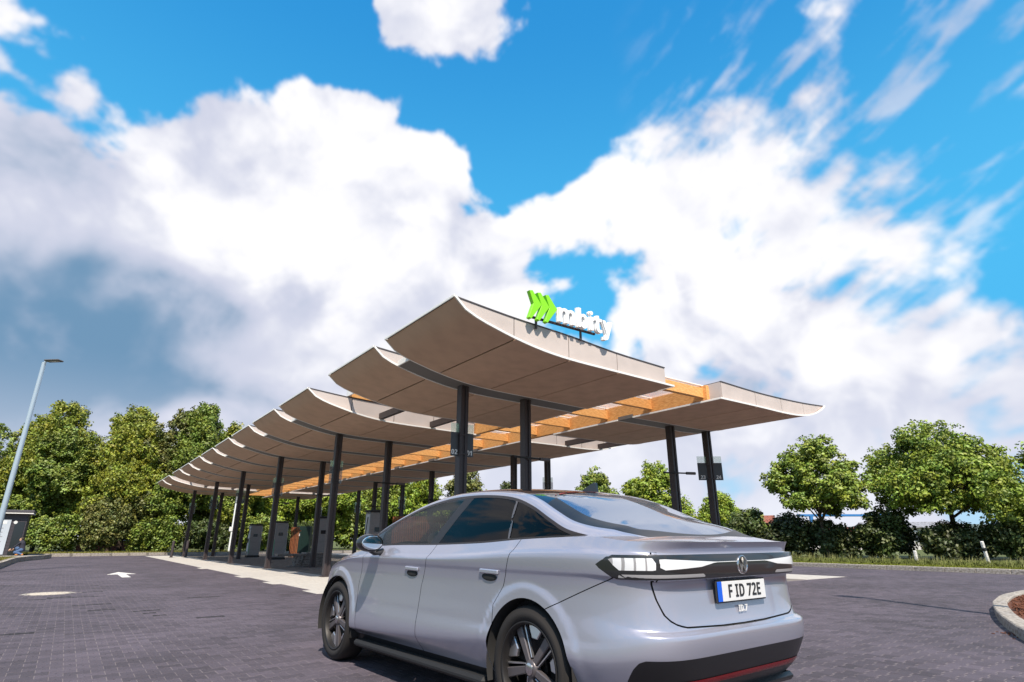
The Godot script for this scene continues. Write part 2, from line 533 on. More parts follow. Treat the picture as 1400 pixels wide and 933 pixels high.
	pg.albedo_color = Color(0.42, 0.45, 0.46, 0.45)
	pg.transparency = BaseMaterial3D.TRANSPARENCY_ALPHA
	pg.roughness = 0.1
	M.grey_glass = pg
	M.placard = mat(0.055, 0.055, 0.060, 0.4)
	M.white_letter = mat(0.82, 0.82, 0.80, 0.5)
	M.sign_green = mat(0.24, 0.68, 0.012, 0.4)
	M.sign_white = mat(0.86, 0.86, 0.86, 0.4)
	M.lamp_pole = mat(0.42, 0.50, 0.58, 0.35, 0.3)
	M.lamp_head = mat(0.10, 0.09, 0.09, 0.5, 0.2)
	M.white_pole = mat(0.75, 0.77, 0.78, 0.4)

	# chargers and site furniture
	M.cabinet = grained(mat(0.29, 0.265, 0.26, 0.5), fine, Vector3(1, 1, 1))
	M.cabinet_side = mat(0.60, 0.60, 0.62, 0.4)
	M.black = mat(0.012, 0.012, 0.013, 0.5)
	M.rubber = mat(0.014, 0.013, 0.012, 0.75)
	M.green_strip = mat(0.06, 0.35, 0.18, 0.4)
	M.dark_green = mat(0.007, 0.026, 0.021, 0.45)
	M.screen = mat(0.02, 0.022, 0.026, 0.12)
	M.slat = grained(mat(0.34, 0.12, 0.045, 0.75), grain, Vector3(2, 0.5, 2), false)
	M.slat_b = grained(mat(0.28, 0.095, 0.04, 0.75), grain, Vector3(2, 0.6, 2), false)
	M.concrete = grained(mat(0.22, 0.205, 0.20, 0.9), stain, Vector3(1, 1, 1))
	M.orange = mat(0.75, 0.16, 0.03, 0.5)
	M.kiosk = grained(mat(0.052, 0.044, 0.056, 0.6), fine, Vector3(1, 1, 1))
	M.kiosk_roof = mat(0.075, 0.068, 0.08, 0.6)
	M.poster = mat(0.46, 0.50, 0.56, 0.5)
	M.brick_house = grained(mat(0.30, 0.10, 0.07, 0.9), speck, Vector3(0.6, 0.6, 0.6))
	M.red_roof = grained(mat(0.30, 0.10, 0.07, 0.85), stain, Vector3(0.3, 0.3, 0.3))
	M.grey_roof = grained(mat(0.30, 0.31, 0.35, 0.8), stain, Vector3(0.3, 0.3, 0.3))
	M.white_wall = grained(mat(0.66, 0.65, 0.66, 0.85), stain, Vector3(0.3, 0.3, 0.3))
	M.hill = grained(mat(0.085, 0.12, 0.11, 0.95), stain, Vector3(0.02, 0.05, 0.02))
	M.blue_metal = mat(0.03, 0.16, 0.42, 0.5)
	M.window_dark = mat(0.02, 0.025, 0.03, 0.1)

	# plants
	var leaf_tones := {
		"leaf_warm": [0.215, 0.250, 0.026], "leaf_maple": [0.175, 0.242, 0.027], "leaf_mid": [0.155, 0.212, 0.027], "leaf_deep": [0.062, 0.090, 0.020],
		"leaf_bright": [0.200, 0.275, 0.024], "leaf_olive": [0.135, 0.150, 0.036],
		"leaf_hedge": [0.048, 0.066, 0.018]}
	for k in leaf_tones:
		var t: Array = leaf_tones[k]
		var lm := mat(1, 1, 1, 0.55)
		lm.albedo_color = Color(1, 1, 1)
		lm.vertex_color_use_as_albedo = true
		lm.cull_mode = BaseMaterial3D.CULL_DISABLED
		lm.backlight = srgb(0.35, 0.42, 0.08)
		lm.set_meta("tone", Color(t[0], t[1], t[2]))
		M[k] = lm
	M.bark = grained(mat(0.105, 0.075, 0.055, 0.95), noise_tex(256, 0.05, [[0.2, Color(0.5, 0.5, 0.5)], [0.7, Color(1, 1, 1)]], 23, 4), Vector3(2, 0.7, 2), true, rough_n, 1.0)
	M.grass_blade = mat(1, 1, 1, 0.7)
	M.grass_blade.vertex_color_use_as_albedo = true
	M.grass_blade.cull_mode = BaseMaterial3D.CULL_DISABLED
	M.grass_blade.backlight = srgb(0.3, 0.34, 0.08)

	# car
	var paint := mat(0.385, 0.387, 0.465, 0.28, 0.5)
	paint.clearcoat_enabled = true
	paint.clearcoat = 1.0
	paint.clearcoat_roughness = 0.03
	M.paint_car = paint
	M.roof_glass = mat(0.11, 0.125, 0.16, 0.03, 0.9)
	M.gloss_black = mat(0.006, 0.006, 0.007, 0.06)
	M.gloss_black.clearcoat_enabled = true
	M.gloss_black.clearcoat = 1.0
	M.gap = mat(0.014, 0.014, 0.014, 0.9)
	M.liner = mat(0.022, 0.021, 0.021, 0.95)
	M.cladding = mat(0.011, 0.011, 0.013, 0.35)
	M.sill = mat(0.010, 0.010, 0.011, 0.7)
	var g1 := StandardMaterial3D.new()
	g1.albedo_color = Color(0.08, 0.12, 0.115, 0.52)
	g1.transparency = BaseMaterial3D.TRANSPARENCY_ALPHA
	g1.roughness = 0.02
	g1.metallic_specular = 0.35
	M.glass_front = g1
	var g2 := StandardMaterial3D.new()
	g2.albedo_color = Color(0.015, 0.013, 0.016, 0.97)
	g2.transparency = BaseMaterial3D.TRANSPARENCY_ALPHA
	g2.roughness = 0.02
	g2.metallic_specular = 0.3
	M.glass_tint = g2
	M.glass_rear = mat(0.20, 0.27, 0.42, 0.02, 0.95)
	M.glass_rear.metallic_specular = 1.0
	M.glass_rear.clearcoat_enabled = true
	M.glass_rear.clearcoat = 1.0
	M.chrome = mat(0.62, 0.60, 0.60, 0.16, 1.0)
	M.chrome_dark = mat(0.22, 0.195, 0.19, 0.2, 0.9)
	M.window_trim = mat(0.035, 0.028, 0.026, 0.3, 0.3)
	M.pillar = mat(0.010, 0.009, 0.010, 0.35)
	M.rim_silver = mat(0.62, 0.61, 0.64, 0.28, 0.9)
	M.rim_grey = mat(0.13, 0.115, 0.12, 0.4, 0.5)
	M.rim_dark = mat(0.02, 0.018, 0.018, 0.5, 0.4)
	M.tyre = grained(mat(0.018, 0.0145, 0.013, 0.8), speck, Vector3(4, 4, 4), false)
	M.lens_white = mat(0.70, 0.70, 0.72, 0.15)
	M.lens_grey = mat(0.30, 0.29, 0.30, 0.2)
	M.lens_red = mat(0.22, 0.004, 0.008, 0.15)
	M.interior = mat(0.018, 0.018, 0.021, 0.8)
	M.interior_light = mat(0.09, 0.09, 0.10, 0.8)
	M.plate_white = mat(0.66, 0.66, 0.66, 0.4)
	M.plate_blue = mat(0.006, 0.10, 0.62, 0.4)
	M.plate_black = mat(0.02, 0.02, 0.022, 0.5)
	M.mirror = mat(0.75, 0.78, 0.80, 0.02, 1.0)

	# people
	M.skin = mat(0.52, 0.30, 0.20, 0.55)
	M.hair = mat(0.045, 0.028, 0.018, 0.8)
	M.jacket = mat(0.025, 0.025, 0.04, 0.85)
	M.jeans = mat(0.06, 0.11, 0.22, 0.9)
	M.shoe = mat(0.55, 0.22, 0.05, 0.7)
	M.shirt = mat(0.10, 0.11, 0.14, 0.9)

# ------------------------------------------------------------------ the ground and its paving

const ISLAND_EDGE := [Vector2(4.7, -3.6), Vector2(5.0, -5.0), Vector2(5.42, -6.4), Vector2(5.99, -7.55), Vector2(6.65, -8.6), Vector2(7.16, -9.36), Vector2(8.05, -10.55), Vector2(9.2, -11.8), Vector2(10.6, -12.95), Vector2(13.0, -14.2), Vector2(16.5, -15.2)]

func sheet(called: String, w0: float, w1: float, s0: float, s1: float, y: float, thick: float, m: Material, parent: Node) -> MeshInstance3D:
	var sh := Shape.new()
	sh.box(Vector3((w0 + w1) / 2, y - thick / 2, -(s0 + s1) / 2), Vector3(w1 - w0, thick, s1 - s0))
	return part(called, sh, m, parent)

func paver_shape() -> ArrayMesh:
	var o := PackedVector2Array()
	for sgn in [1.0, -1.0]:
		for p in [[-0.0984, -0.079], [-0.0595, -0.079], [-0.0435, -0.053], [0.0435, -0.053], [0.0595, -0.079], [0.0984, -0.079]]:
			o.append(Vector2(p[0], p[1]) * sgn)
	var sh := Shape.new()
	var top := PackedVector2Array()
	for p in o:
		top.append(Vector2(p.x * 0.976, p.y * 0.952))
	var idx := Geometry2D.triangulate_polygon(o)
	for i in range(0, idx.size(), 3):
		var q := []
		for k in 3:
			var p := top[idx[i + k]]
			q.append(Vector3(p.x, 0, p.y))
		sh.flat(q[0], q[1], q[2], Vector3.UP)
	for i in o.size():
		var j := (i + 1) % o.size()
		var e := o[j] - o[i]
		var out := Vector3(e.y, 0, -e.x)
		var a := Vector3(o[i].x, -0.0028, o[i].y)
		var b := Vector3(o[j].x, -0.0028, o[j].y)
		sh.quad(a, b, Vector3(top[j].x, 0, top[j].y), Vector3(top[i].x, 0, top[i].y), out + Vector3.UP * out.length())
		sh.quad(a, b, b + Vector3.DOWN * 0.012, a + Vector3.DOWN * 0.012, out)
	return sh.mesh()

func make_ground() -> void:
	var g := setting("ground")
	var sh := Shape.new()
	sh.quad(Vector3(-2500, -0.06, -2500), Vector3(2500, -0.06, -2500), Vector3(2500, -0.06, 2500), Vector3(-2500, -0.06, 2500), Vector3.UP)
	part("ground_sheet", sh, M.grass_ground, g)

	# the paved lot
	var lot := setting("pavement", Vector3(), SITE_TURN)
	sheet("joint_sand", -2.0, 27.0, -14.0, 54.2, -0.0022, 0.04, M.joint, lot)
	var mesh := paver_shape()
	# single rows where a few blocks are almost black: w from, w to, s
	var marks := [[-0.07, 0.73, 19.35], [-0.09, 0.87, 15.65], [0.40, 0.77, 13.74], [0.70, 0.9, 12.56], [1.29, 1.48, 12.0], [1.21, 1.39, 11.63], [1.31, 1.5, 11.2], [2.36, 2.74, 14.15], [1.81, 2.01, 10.59], [-0.60, -0.26, 10.16], [-1.15, -0.65, 20.78], [0.5, 0.85, 17.07], [-0.28, -0.11, 15.58], [-0.1, 0.25, 15.9]]
	var tint := FastNoiseLite.new()
	tint.seed = 4
	tint.frequency = 0.35
	tint.fractal_octaves = 4
	var island := PackedVector2Array(ISLAND_EDGE)
	island.append(Vector2(16.5, 4.0))
	island.append(Vector2(4.7, 4.0))
	var near := []
	var field: Array[Transform3D] = []
	var cols: Array[Color] = []
	var eye := Vector2(0, 0)
	var pitch := 0.139
	var rows := int(68.0 / pitch)
	for r in rows:
		var s := -13.8 + r * pitch
		var shift := 0.1 if r % 2 else 0.0
		for k in range(-10, 135):
			var w := k * 0.2 + shift
			if w < -1.98 or w > 26.9:
				continue
			if w > 4.82 and w < 20.32 and s > 9.62 and s < 52.2:
				continue
			var p := site(w, 0, s)
			var flat_p := Vector2(p.x, p.z)
			if p.z > 1.0:
				continue
			var deep: float = max(0.6, -p.z)
			if abs(p.x) > deep * 1.08 + 1.6:
				continue
			if Geometry2D.is_point_in_polygon(flat_p, island):
				continue
			if flat_p.distance_to(Vector2(-10.17, -13.74)) < 0.50:
				continue
			var dark := false
			for m in marks:
				if w > m[0] - 0.1 and w < m[1] + 0.1 and abs(s - m[2]) < pitch * 0.5:
					dark = true
			var t := Transform3D(Basis(Vector3.UP, rng.randf_range(-0.008, 0.008)) , Vector3(w, rng.randf_range(-0.0009, 0.0009), -s))
			t.basis = t.basis * Basis(Vector3(rng.randf_range(-1, 1), 0, rng.randf_range(-1, 1)).normalized(), rng.randf_range(0.0, 0.009))
			var seen: bool = p.z < -2.2 and abs(p.x) < -p.z * 0.95
			near.append([flat_p.length() if seen else 999.0, t, dark])
	near.sort_custom(func(a, b): return a[0] < b[0])
	for i in near.size():
		var t: Transform3D = near[i][1]
		if i < 300:
			part("paver", mesh, M.paver_dark if near[i][2] else M["paver%d" % [0, 1, 1, 2, 0, 3, 1, 2, 4][rng.randi() % 9]], lot, t)
			continue
		var v := 1.0 + tint.get_noise_2d(t.origin.x, t.origin.z) * 0.36 + rng.randf_range(-0.24, 0.24)
		if near[i][2]:
			v = 0.16
		field.append(t)
		cols.append(Color(0.102 * v, 0.084 * v, 0.108 * v))
	var mm := MultiMesh.new()
	mm.transform_format = MultiMesh.TRANSFORM_3D
	mm.use_colors = true
	mm.mesh = mesh
	mm.instance_count = field.size()
	for i in field.size():
		mm.set_instance_transform(i, field[i])
		mm.set_instance_color(i, cols[i])
	var mi := MultiMeshInstance3D.new()
	mi.name = "paver_field"
	mi.multimesh = mm
	mi.material_override = M.paver_field
	mi.set_meta("kind", "stuff")
	lot.add_child(mi)

	# pale concrete bays under and beside the canopy, one slab per bay; middle slabs coloured darker for its shade
	var bays := setting("parking_bays", Vector3(), SITE_TURN)
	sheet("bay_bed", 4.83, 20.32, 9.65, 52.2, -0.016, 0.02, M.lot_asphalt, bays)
	for i in 12:
		var s0 := 9.68 + i * 3.54
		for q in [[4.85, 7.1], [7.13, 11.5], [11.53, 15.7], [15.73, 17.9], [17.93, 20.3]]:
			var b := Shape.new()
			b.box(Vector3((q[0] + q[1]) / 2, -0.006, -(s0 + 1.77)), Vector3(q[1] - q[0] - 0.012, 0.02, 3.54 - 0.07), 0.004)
			part("bay_slab", b, M.shaded_slab if q[0] > 7.0 and q[0] < 16.0 else (M.slab if i % 3 else M.slab_b), bays)
		# the bays' ragged edge: half a row of pale blocks reaching into the paving
		if i in [1, 2, 3, 5]:
			var e := Shape.new()
			e.box(Vector3(4.73, -0.006, -(s0 + 0.8)), Vector3(0.22, 0.024, 1.0), 0.004)
			part("edge_block", e, M.slab, bays)

	# painted arrow
	var ar := Shape.new()
	var pts := PackedVector2Array([Vector2(-0.12, 0), Vector2(0.12, 0), Vector2(0.12, 2.1), Vector2(0.42, 2.1), Vector2(0, 3.8), Vector2(-0.42, 2.1), Vector2(-0.12, 2.1)])
	ar.prism(pts, 0.004, Transform3D(Basis(Vector3.RIGHT, -PI / 2), Vector3()))
	var arrow := part("lane_arrow", ar, M.paint, self, Transform3D(Basis(Vector3.UP, SITE_TURN), site(1.74, 0.0015, 22.9)))
	tag(arrow, "white painted arrow on the paving pointing towards the hedge", "road marking")

	# manhole cover
	var mh := thing("manhole_cover", "round pale manhole cover set flush in the dark paving", "manhole cover", Vector3(-10.17, 0, -13.74), SITE_TURN)
	var cv := Shape.new()
	cv.lathe([Vector2(0.0, 0.0), Vector2(0.37, 0.0), Vector2(0.38, -0.004), Vector2(0.38, -0.02)], 36)
	part("cover", cv, M.manhole, mh, Transform3D(Basis(), Vector3(0, 0.004, 0)))
	var rg := Shape.new()
	rg.lathe([Vector2(0.39, -0.02), Vector2(0.39, 0.003), Vector2(0.47, 0.003), Vector2(0.47, -0.02)], 36)
	part("frame", rg, M.kerb_b, mh)

	make_kerbs()

func kerb_run(called: String, pts: Array, width: float, height: float, parent: Node, step := 1.0) -> void:
	# kerb stones along a polyline (world xz of the face at the paving), the body lying to the right of the way
	var total := 0.0
	for i in pts.size() - 1:
		total += pts[i].distance_to(pts[i + 1])
	var count := int(max(1.0, round(total / step)))
	var corners := []
	for c in count + 1:
		var want := total * c / count
		var run := 0.0
		for i in pts.size() - 1:
			var l: float = pts[i].distance_to(pts[i + 1])
			if want <= run + l + 0.0001:
				var d: Vector2 = (pts[i + 1] - pts[i]) / l
				corners.append(pts[i] + d * (want - run))
				break
			run += l
	for i in corners.size() - 1:
		var a: Vector2 = corners[i]
		var b: Vector2 = corners[i + 1]
		var d := (b - a).normalized()
		var nrm := Vector2(-d.y, d.x)
		var mid := (a + b) / 2 + nrm * width / 2
		var sh := Shape.new()
		sh.box(Vector3(), Vector3(a.distance_to(b) - 0.008, height + 0.10, width), 0.014)
		part(called, sh, M.kerb if i % 3 else M.kerb_b, parent, Transform3D(Basis(Vector3.UP, -d.angle()), Vector3(mid.x, (height - 0.10) / 2 + rng.randf_range(-0.003, 0.003), mid.y)))

func flat_ws(list: Array) -> Array:
	var out := []
	for p in list:
		var q := site(p[0], 0, p[1])
		out.append(Vector2(q.x, q.z))
	return out

func make_kerbs() -> void:
	# right-hand verge along the far side of the drive
	var vr := setting("verge")
	kerb_run("kerb_stone", flat_ws([[26.0, 0.0], [26.3, 8.0], [26.7, 16.0], [26.8, 30.0], [26.8, 46.0]]), 0.22, 0.16, vr, 1.0)
	var sh := Shape.new()
	sh.box(Vector3(57, 0.0, -40), Vector3(60, 0.28, 140), 0.0)
	part("grass_bank", sh, M.grass_ground, vr, Transform3D(Basis(Vector3.UP, SITE_TURN), Vector3()))
	# the hedge side, beyond the far end of the lot
	var vf := setting("verge")
	kerb_run("kerb_stone", flat_ws([[-1.9, 54.2], [6.0, 54.2], [30.0, 54.2]]), -0.2, 0.12, vf, 1.2)
	var s2 := Shape.new()
	s2.box(Vector3(0, 0.0, -75), Vector3(120, 0.2, 41), 0.0)
	part("grass_bank", s2, M.grass_ground, vf, Transform3D(Basis(Vector3.UP, SITE_TURN), Vector3()))
	# left verge
	var vl := setting("verge")
	kerb_run("kerb_stone", flat_ws([[-2.2, 14.0], [-2.0, 30.0], [-1.95, 41.0], [-1.5, 44.5], [-0.9, 47.0], [-0.6, 49.2]]), -0.22, 0.14, vl, 1.0)
	var s3 := Shape.new()
	s3.box(Vector3(-12.1, 0.0, -34.0), Vector3(19.75, 0.25, 41.0), 0.0)
	part("grass_bank", s3, M.grass_ground, vl, Transform3D(Basis(Vector3.UP, SITE_TURN), Vector3()))
	var s4 := Shape.new()
	s4.box(Vector3(-5.0, 0.04, -49.2), Vector3(8.5, 0.28, 2.2), 0.02)
	part("kiosk_pad", s4, M.path, vl, Transform3D(Basis(Vector3.UP, SITE_TURN), Vector3()))
	# planted island by the right edge
	var isl := setting("planting_island")
	kerb_run("kerb_stone", ISLAND_EDGE, 0.19, 0.14, isl, 0.62)
	var o := PackedVector2Array()
	for p in ISLAND_EDGE:
		o.append(Vector2(p.x + 0.1, -p.y))
	o.append(Vector2(16.5, -4.0))
	o.append(Vector2(4.8, -4.0))
	var bed := Shape.new()
	bed.prism(o, 0.06, Transform3D(Basis(Vector3.RIGHT, -PI / 2), Vector3()))
	part("bark_bed", bed, M.bark_ground, isl, Transform3D(Basis(), Vector3(0, 0.04, 0)))
	# loose bark, some of it spilt on the paving
	var chip := Shape.new()
	chip.box(Vector3(), Vector3(0.05, 0.010, 0.016), 0.003)
	var cm := chip.mesh()
	var mm := MultiMesh.new()
	mm.transform_format = MultiMesh.TRANSFORM_3D
	mm.mesh = cm
	var list: Array[Transform3D] = []
	var poly := PackedVector2Array(ISLAND_EDGE)
	poly.append(Vector2(16.5, -4.0))
	poly.append(Vector2(4.8, -4.0))
	for i in 9000:
		var p := Vector2(rng.randf_range(5.5, 11.5), rng.randf_range(-13.0, -6.0))
		var inside := Geometry2D.is_point_in_polygon(p - Vector2(0.22, 0.12), poly)
		if not inside:
			continue
		var b := Basis(Vector3(rng.randf_range(-1, 1), rng.randf_range(-1, 1), rng.randf_range(-1, 1)).normalized(), rng.randf_range(0, 1.2)) * Basis(Vector3.UP, rng.randf_range(0, TAU))
		list.append(Transform3D(b.scaled(Vector3.ONE * rng.randf_range(0.6, 1.7)), Vector3(p.x, 0.105 + rng.randf_range(0, 0.02), p.y)))
	for i in 170:
		var c: Vector2 = [Vector2(6.60, -8.05), Vector2(6.35, -7.6), Vector2(6.48, -7.9)][rng.randi() % 3]
		var p2: Vector2 = c + Vector2(rng.randfn(0, 0.12) - 0.12, rng.randfn(0, 0.09))
		list.append(Transform3D(Basis(Vector3.UP, rng.randf_range(0, TAU)).scaled(Vector3.ONE * rng.randf_range(0.5, 1.0)), Vector3(p2.x, 0.008, p2.y)))
	mm.instance_count = list.size()
	for i in list.size():
		mm.set_instance_transform(i, list[i])
	var mi := MultiMeshInstance3D.new()
	mi.name = "bark_chips"
	mi.multimesh = mm
	mi.material_override = M.bark_ground
	mi.set_meta("kind", "stuff")
	isl.add_child(mi)

# ------------------------------------------------------------------ canopy

const FRONT_S := 8.14
const TILE := 2.9
const TILE_STARTS := [0.0, 3.5, 8.1, 11.6, 15.1, 18.6, 22.1, 25.6, 29.1, 32.6, 37.2, 40.7]
const LEFT_LOW := [Vector2(4.70, 5.185), Vector2(4.89, 5.01), Vector2(5.20, 4.875), Vector2(5.58, 4.77), Vector2(6.05, 4.66), Vector2(6.68, 4.555), Vector2(7.42, 4.495), Vector2(8.80, 4.465), Vector2(10.56, 4.435)]
const LEFT_TOP := [Vector2(4.70, 5.205), Vector2(6.05, 5.09), Vector2(7.42, 5.02), Vector2(8.80, 4.91), Vector2(10.40, 4.85)]
const RIGHT_LOW := [Vector2(12.36, 4.41), Vector2(14.0, 4.41), Vector2(15.2, 4.40), Vector2(15.9, 4.42), Vector2(16.45, 4.48), Vector2(16.95, 4.60), Vector2(17.30, 4.73), Vector2(17.60, 4.89)]
const RIGHT_TOP := [Vector2(12.50, 4.87), Vector2(14.0, 4.82), Vector2(15.25, 4.82), Vector2(16.5, 4.85), Vector2(17.60, 4.91)]
const LEFT_SEAMS := [4.70, 6.05, 7.42, 8.80, 10.56]
const RIGHT_SEAMS := [12.36, 13.99, 15.24, 16.42, 17.60]

func on_curve(list: Array, x: float) -> float:
	# Catmull-Rom through the points, by x
	var i := 0
	while i < list.size() - 2 and x > list[i + 1].x:
		i += 1
	var p1: Vector2 = list[i]
	var p2: Vector2 = list[i + 1]
	var t: float = clamp((x - p1.x) / (p2.x - p1.x), 0.0, 1.0)
	var m1: float
	var m2: float
	var d := p2.x - p1.x
	if i > 0:
		m1 = (p2.y - list[i - 1].y) / (p2.x - list[i - 1].x) * d
	else:
		m1 = p2.y - p1.y
	if i < list.size() - 2:
		m2 = (list[i + 2].y - p1.y) / (list[i + 2].x - p1.x) * d
	else:
		m2 = p2.y - p1.y
	var t2 := t * t
	var t3 := t2 * t
	return (2 * t3 - 3 * t2 + 1) * p1.y + (t3 - 2 * t2 + t) * m1 + (-2 * t3 + 3 * t2) * p2.y + (t3 - t2) * m2

func curved_slab(low: Array, x0: float, x1: float, z0: float, z1: float, lift: float, thick: float, steps: int) -> Shape:
	# a strip that follows the curve across x, from z0 to z1, its under side lifted above the curve
	var sh := Shape.new()
	var pts := []
	for i in steps + 1:
		var x: float = lerp(x0, x1, float(i) / steps)
		pts.append(Vector2(x, on_curve(low, x) + lift))
	var nr := []
	for i in steps + 1:
		var a: Vector2 = pts[max(0, i - 1)]
		var b: Vector2 = pts[min(steps, i + 1)]
		var d := (b - a).normalized()
		nr.append(Vector3(-d.y, d.x, 0))
	for i in steps:
		var a: Vector2 = pts[i]
		var b: Vector2 = pts[i + 1]
		var na: Vector3 = nr[i]
		var nb: Vector3 = nr[i + 1]
		var la := Vector3(a.x, a.y, 0)
		var lb := Vector3(b.x, b.y, 0)
		var ua := la + na * thick
		var ub := lb + nb * thick
		var f := Vector3(0, 0, z0)
		var g := Vector3(0, 0, z1)
		sh.smooth_quad([la + f, lb + f, lb + g, la + g], [-na, -nb, -nb, -na])
		sh.smooth_quad([ua + f, ub + f, ub + g, ua + g], [na, nb, nb, na])
		sh.quad(la + f, lb + f, ub + f, ua + f, Vector3(0, 0, z0 - z1))
		sh.quad(la + g, lb + g, ub + g, ua + g, Vector3(0, 0, z1 - z0))
		if i == 0:
			sh.quad(la + f, la + g, ua + g, ua + f, Vector3.LEFT if x1 > x0 else Vector3.RIGHT)
		if i == steps - 1:
			sh.quad(lb + f, lb + g, ub + g, ub + f, Vector3.RIGHT if x1 > x0 else Vector3.LEFT)
	return sh

func fascia(low: Array, top: Array, x0: float, x1: float, z: float, thick: float) -> Shape:
	var o := PackedVector2Array()
	var steps := 6
	for i in steps + 1:
		var x: float = lerp(x0, x1, float(i) / steps)
		o.append(Vector2(x, on_curve(low, x) + 0.034))
	for i in steps + 1:
		var x: float = lerp(x1, x0, float(i) / steps)
		o.append(Vector2(x, max(on_curve(top, x), on_curve(low, x) + 0.036)))
	var sh := Shape.new()
	sh.prism(o, thick, Transform3D(Basis(), Vector3(0, 0, z)))
	return sh

func make_canopy() -> void:
	var can := thing("charging_canopy", "long charging canopy of curved beige roof tiles, timber spine and dark steel columns", "canopy", Vector3(), SITE_TURN)
	for wing in 2:
		var low: Array = LEFT_LOW if wing == 0 else RIGHT_LOW
		var top: Array = LEFT_TOP if wing == 0 else RIGHT_TOP
		var seams: Array = LEFT_SEAMS if wing == 0 else RIGHT_SEAMS
		var outer: float = seams[0] if wing == 0 else seams[4]
		var inner: float = seams[4] if wing == 0 else seams[0]
		# meshes of one tile, shared by all tiles of the wing; local z runs from 0 (front) to -TILE
		var soffits := []
		var fronts := []
		var backs := []
		for k in 4:
			soffits.append(curved_slab(low, seams[k] + 0.016, seams[k + 1] - 0.016, -0.018, -TILE + 0.018, 0.0, 0.02, 7).mesh())
			var a: float = seams[k] + 0.009
			var b: float = seams[k + 1] - 0.009
			if wing == 0 and k == 3:
				b -= 0.20
			if wing == 1 and k == 0:
				a += 0.14
			fronts.append(fascia(low, top, a, b, -0.075, 0.015).mesh())
			backs.append(fascia(low, top, a, b, -TILE + 0.06, 0.015).mesh())
		var trim_f := curved_slab(low, seams[0], seams[4], 0.012, -0.0175, -0.006, 0.042, 26).mesh()
		var trim_b := curved_slab(low, seams[0], seams[4], -TILE + 0.0175, -TILE - 0.012, -0.006, 0.042, 26).mesh()
		var x_in0: float = seams[0] + 0.14 if wing == 1 else seams[0]
		var x_in1: float = seams[4] - 0.20 if wing == 0 else seams[4]
		var cap_f := curved_slab(top, x_in0, x_in1, -0.046, -0.10, 0.002, 0.022, 14).mesh()
		var cap_b := curved_slab(top, x_in0, x_in1, -TILE + 0.10, -TILE + 0.046, 0.002, 0.022, 14).mesh()
		var deck := curved_slab(top, x_in0, x_in1, -0.101, -TILE + 0.101, -0.01, 0.03, 12).mesh()
		var back := curved_slab(low, seams[0] + 0.06 if wing == 0 else seams[0] + 0.06, seams[4] - 0.06, -0.08, -TILE + 0.08, 0.036, 0.012, 16).mesh()
		var end := Shape.new()
		var ex: float = inner - 0.205 if wing == 0 else inner + 0.145
		var yl := on_curve(low, ex) + 0.034
		var yt := on_curve(top, ex)
		end.box(Vector3(ex, (yl + yt) / 2, -TILE / 2), Vector3(0.014, yt - yl, TILE - 0.16))
		var end_m := end.mesh()
		var tip := Shape.new()
		tip.box(Vector3(outer + (-0.008 if wing == 0 else 0.008), on_curve(low, outer) + 0.012, -TILE / 2), Vector3(0.022, 0.05, TILE + 0.024), 0.006)
		var tip_m := tip.mesh()
		var inn := Shape.new()
		inn.box(Vector3(inner + (0.006 if wing == 0 else -0.006), on_curve(low, inner) + 0.014, -TILE / 2), Vector3(0.016, 0.046, TILE + 0.024), 0.004)
		var inn_m := inn.mesh()
		for i in 12:
			var t := Node3D.new()
			t.name = "roof_tile"
			can.add_child(t, true)
			t.position = Vector3(0, 0, -(FRONT_S + TILE_STARTS[i]))
			for k in 4:
				part("soffit_panel", soffits[k], M.soffit if (i + k) % 2 else M.soffit_b, t)
				part("fascia_panel", fronts[k], M.fascia, t)
				part("fascia_panel", backs[k], M.fascia, t)
			part("edge_trim", trim_f, M.trim, t)
			part("edge_trim", trim_b, M.trim, t)
			part("edge_trim", tip_m, M.trim, t)
			part("edge_trim", inn_m, M.trim, t)
			part("coping", cap_f, M.cap, t)
			part("coping", cap_b, M.cap, t)
			part("roof_sheet", deck, M.gutter, t)
			part("soffit_backing", back, M.backing, t)
			part("end_panel", end_m, M.fascia, t)
		# gutters between the tiles of one run
		var g0: float = outer + 0.62 if wing == 0 else outer - 0.62
		var gut := curved_slab(low, min(g0, inner), max(g0, inner), 0.28, -0.28, 0.006, 0.10, 22).mesh()
		var gcap := Shape.new()
		gcap.box(Vector3(g0 + (-0.02 if wing == 0 else 0.02), on_curve(low, g0) + 0.06, 0), Vector3(0.03, 0.13, 0.56), 0.005)
		var gcap_m := gcap.mesh()
		for i in 11:
			if i == 1 or i == 9:
				continue
			var s: float = FRONT_S + TILE_STARTS[i] + TILE + 0.3
			var gnode := part("gutter", gut, M.gutter, can, Transform3D(Basis(), Vector3(0, 0, -s)))
			part("gutter_end", gcap_m, M.trim, gnode)
		# columns stand under every second gutter
		for i in [0, 2, 4, 6, 8, 10]:
			var s: float = FRONT_S + TILE_STARTS[i] + TILE + 0.3
			for w in ([6.87, 8.72] if wing == 0 else [14.32, 16.12]):
				var hgt := on_curve(low, w) + 0.05
				var c := Shape.new()
				for side in [-1.0, 1.0]:
					c.box(Vector3(side * 0.066, hgt / 2, 0), Vector3(0.074, hgt, 0.20), 0.006)
				c.box(Vector3(0, hgt / 2, 0), Vector3(0.10, hgt - 0.004, 0.14))
				var cn := part("column", c, M.steel, can, Transform3D(Basis(), Vector3(w, 0, -s)))
				var bp := Shape.new()
				bp.box(Vector3(0, 0.016, 0), Vector3(0.34, 0.024, 0.34), 0.004)
				part("base_plate", bp, M.steel, cn)
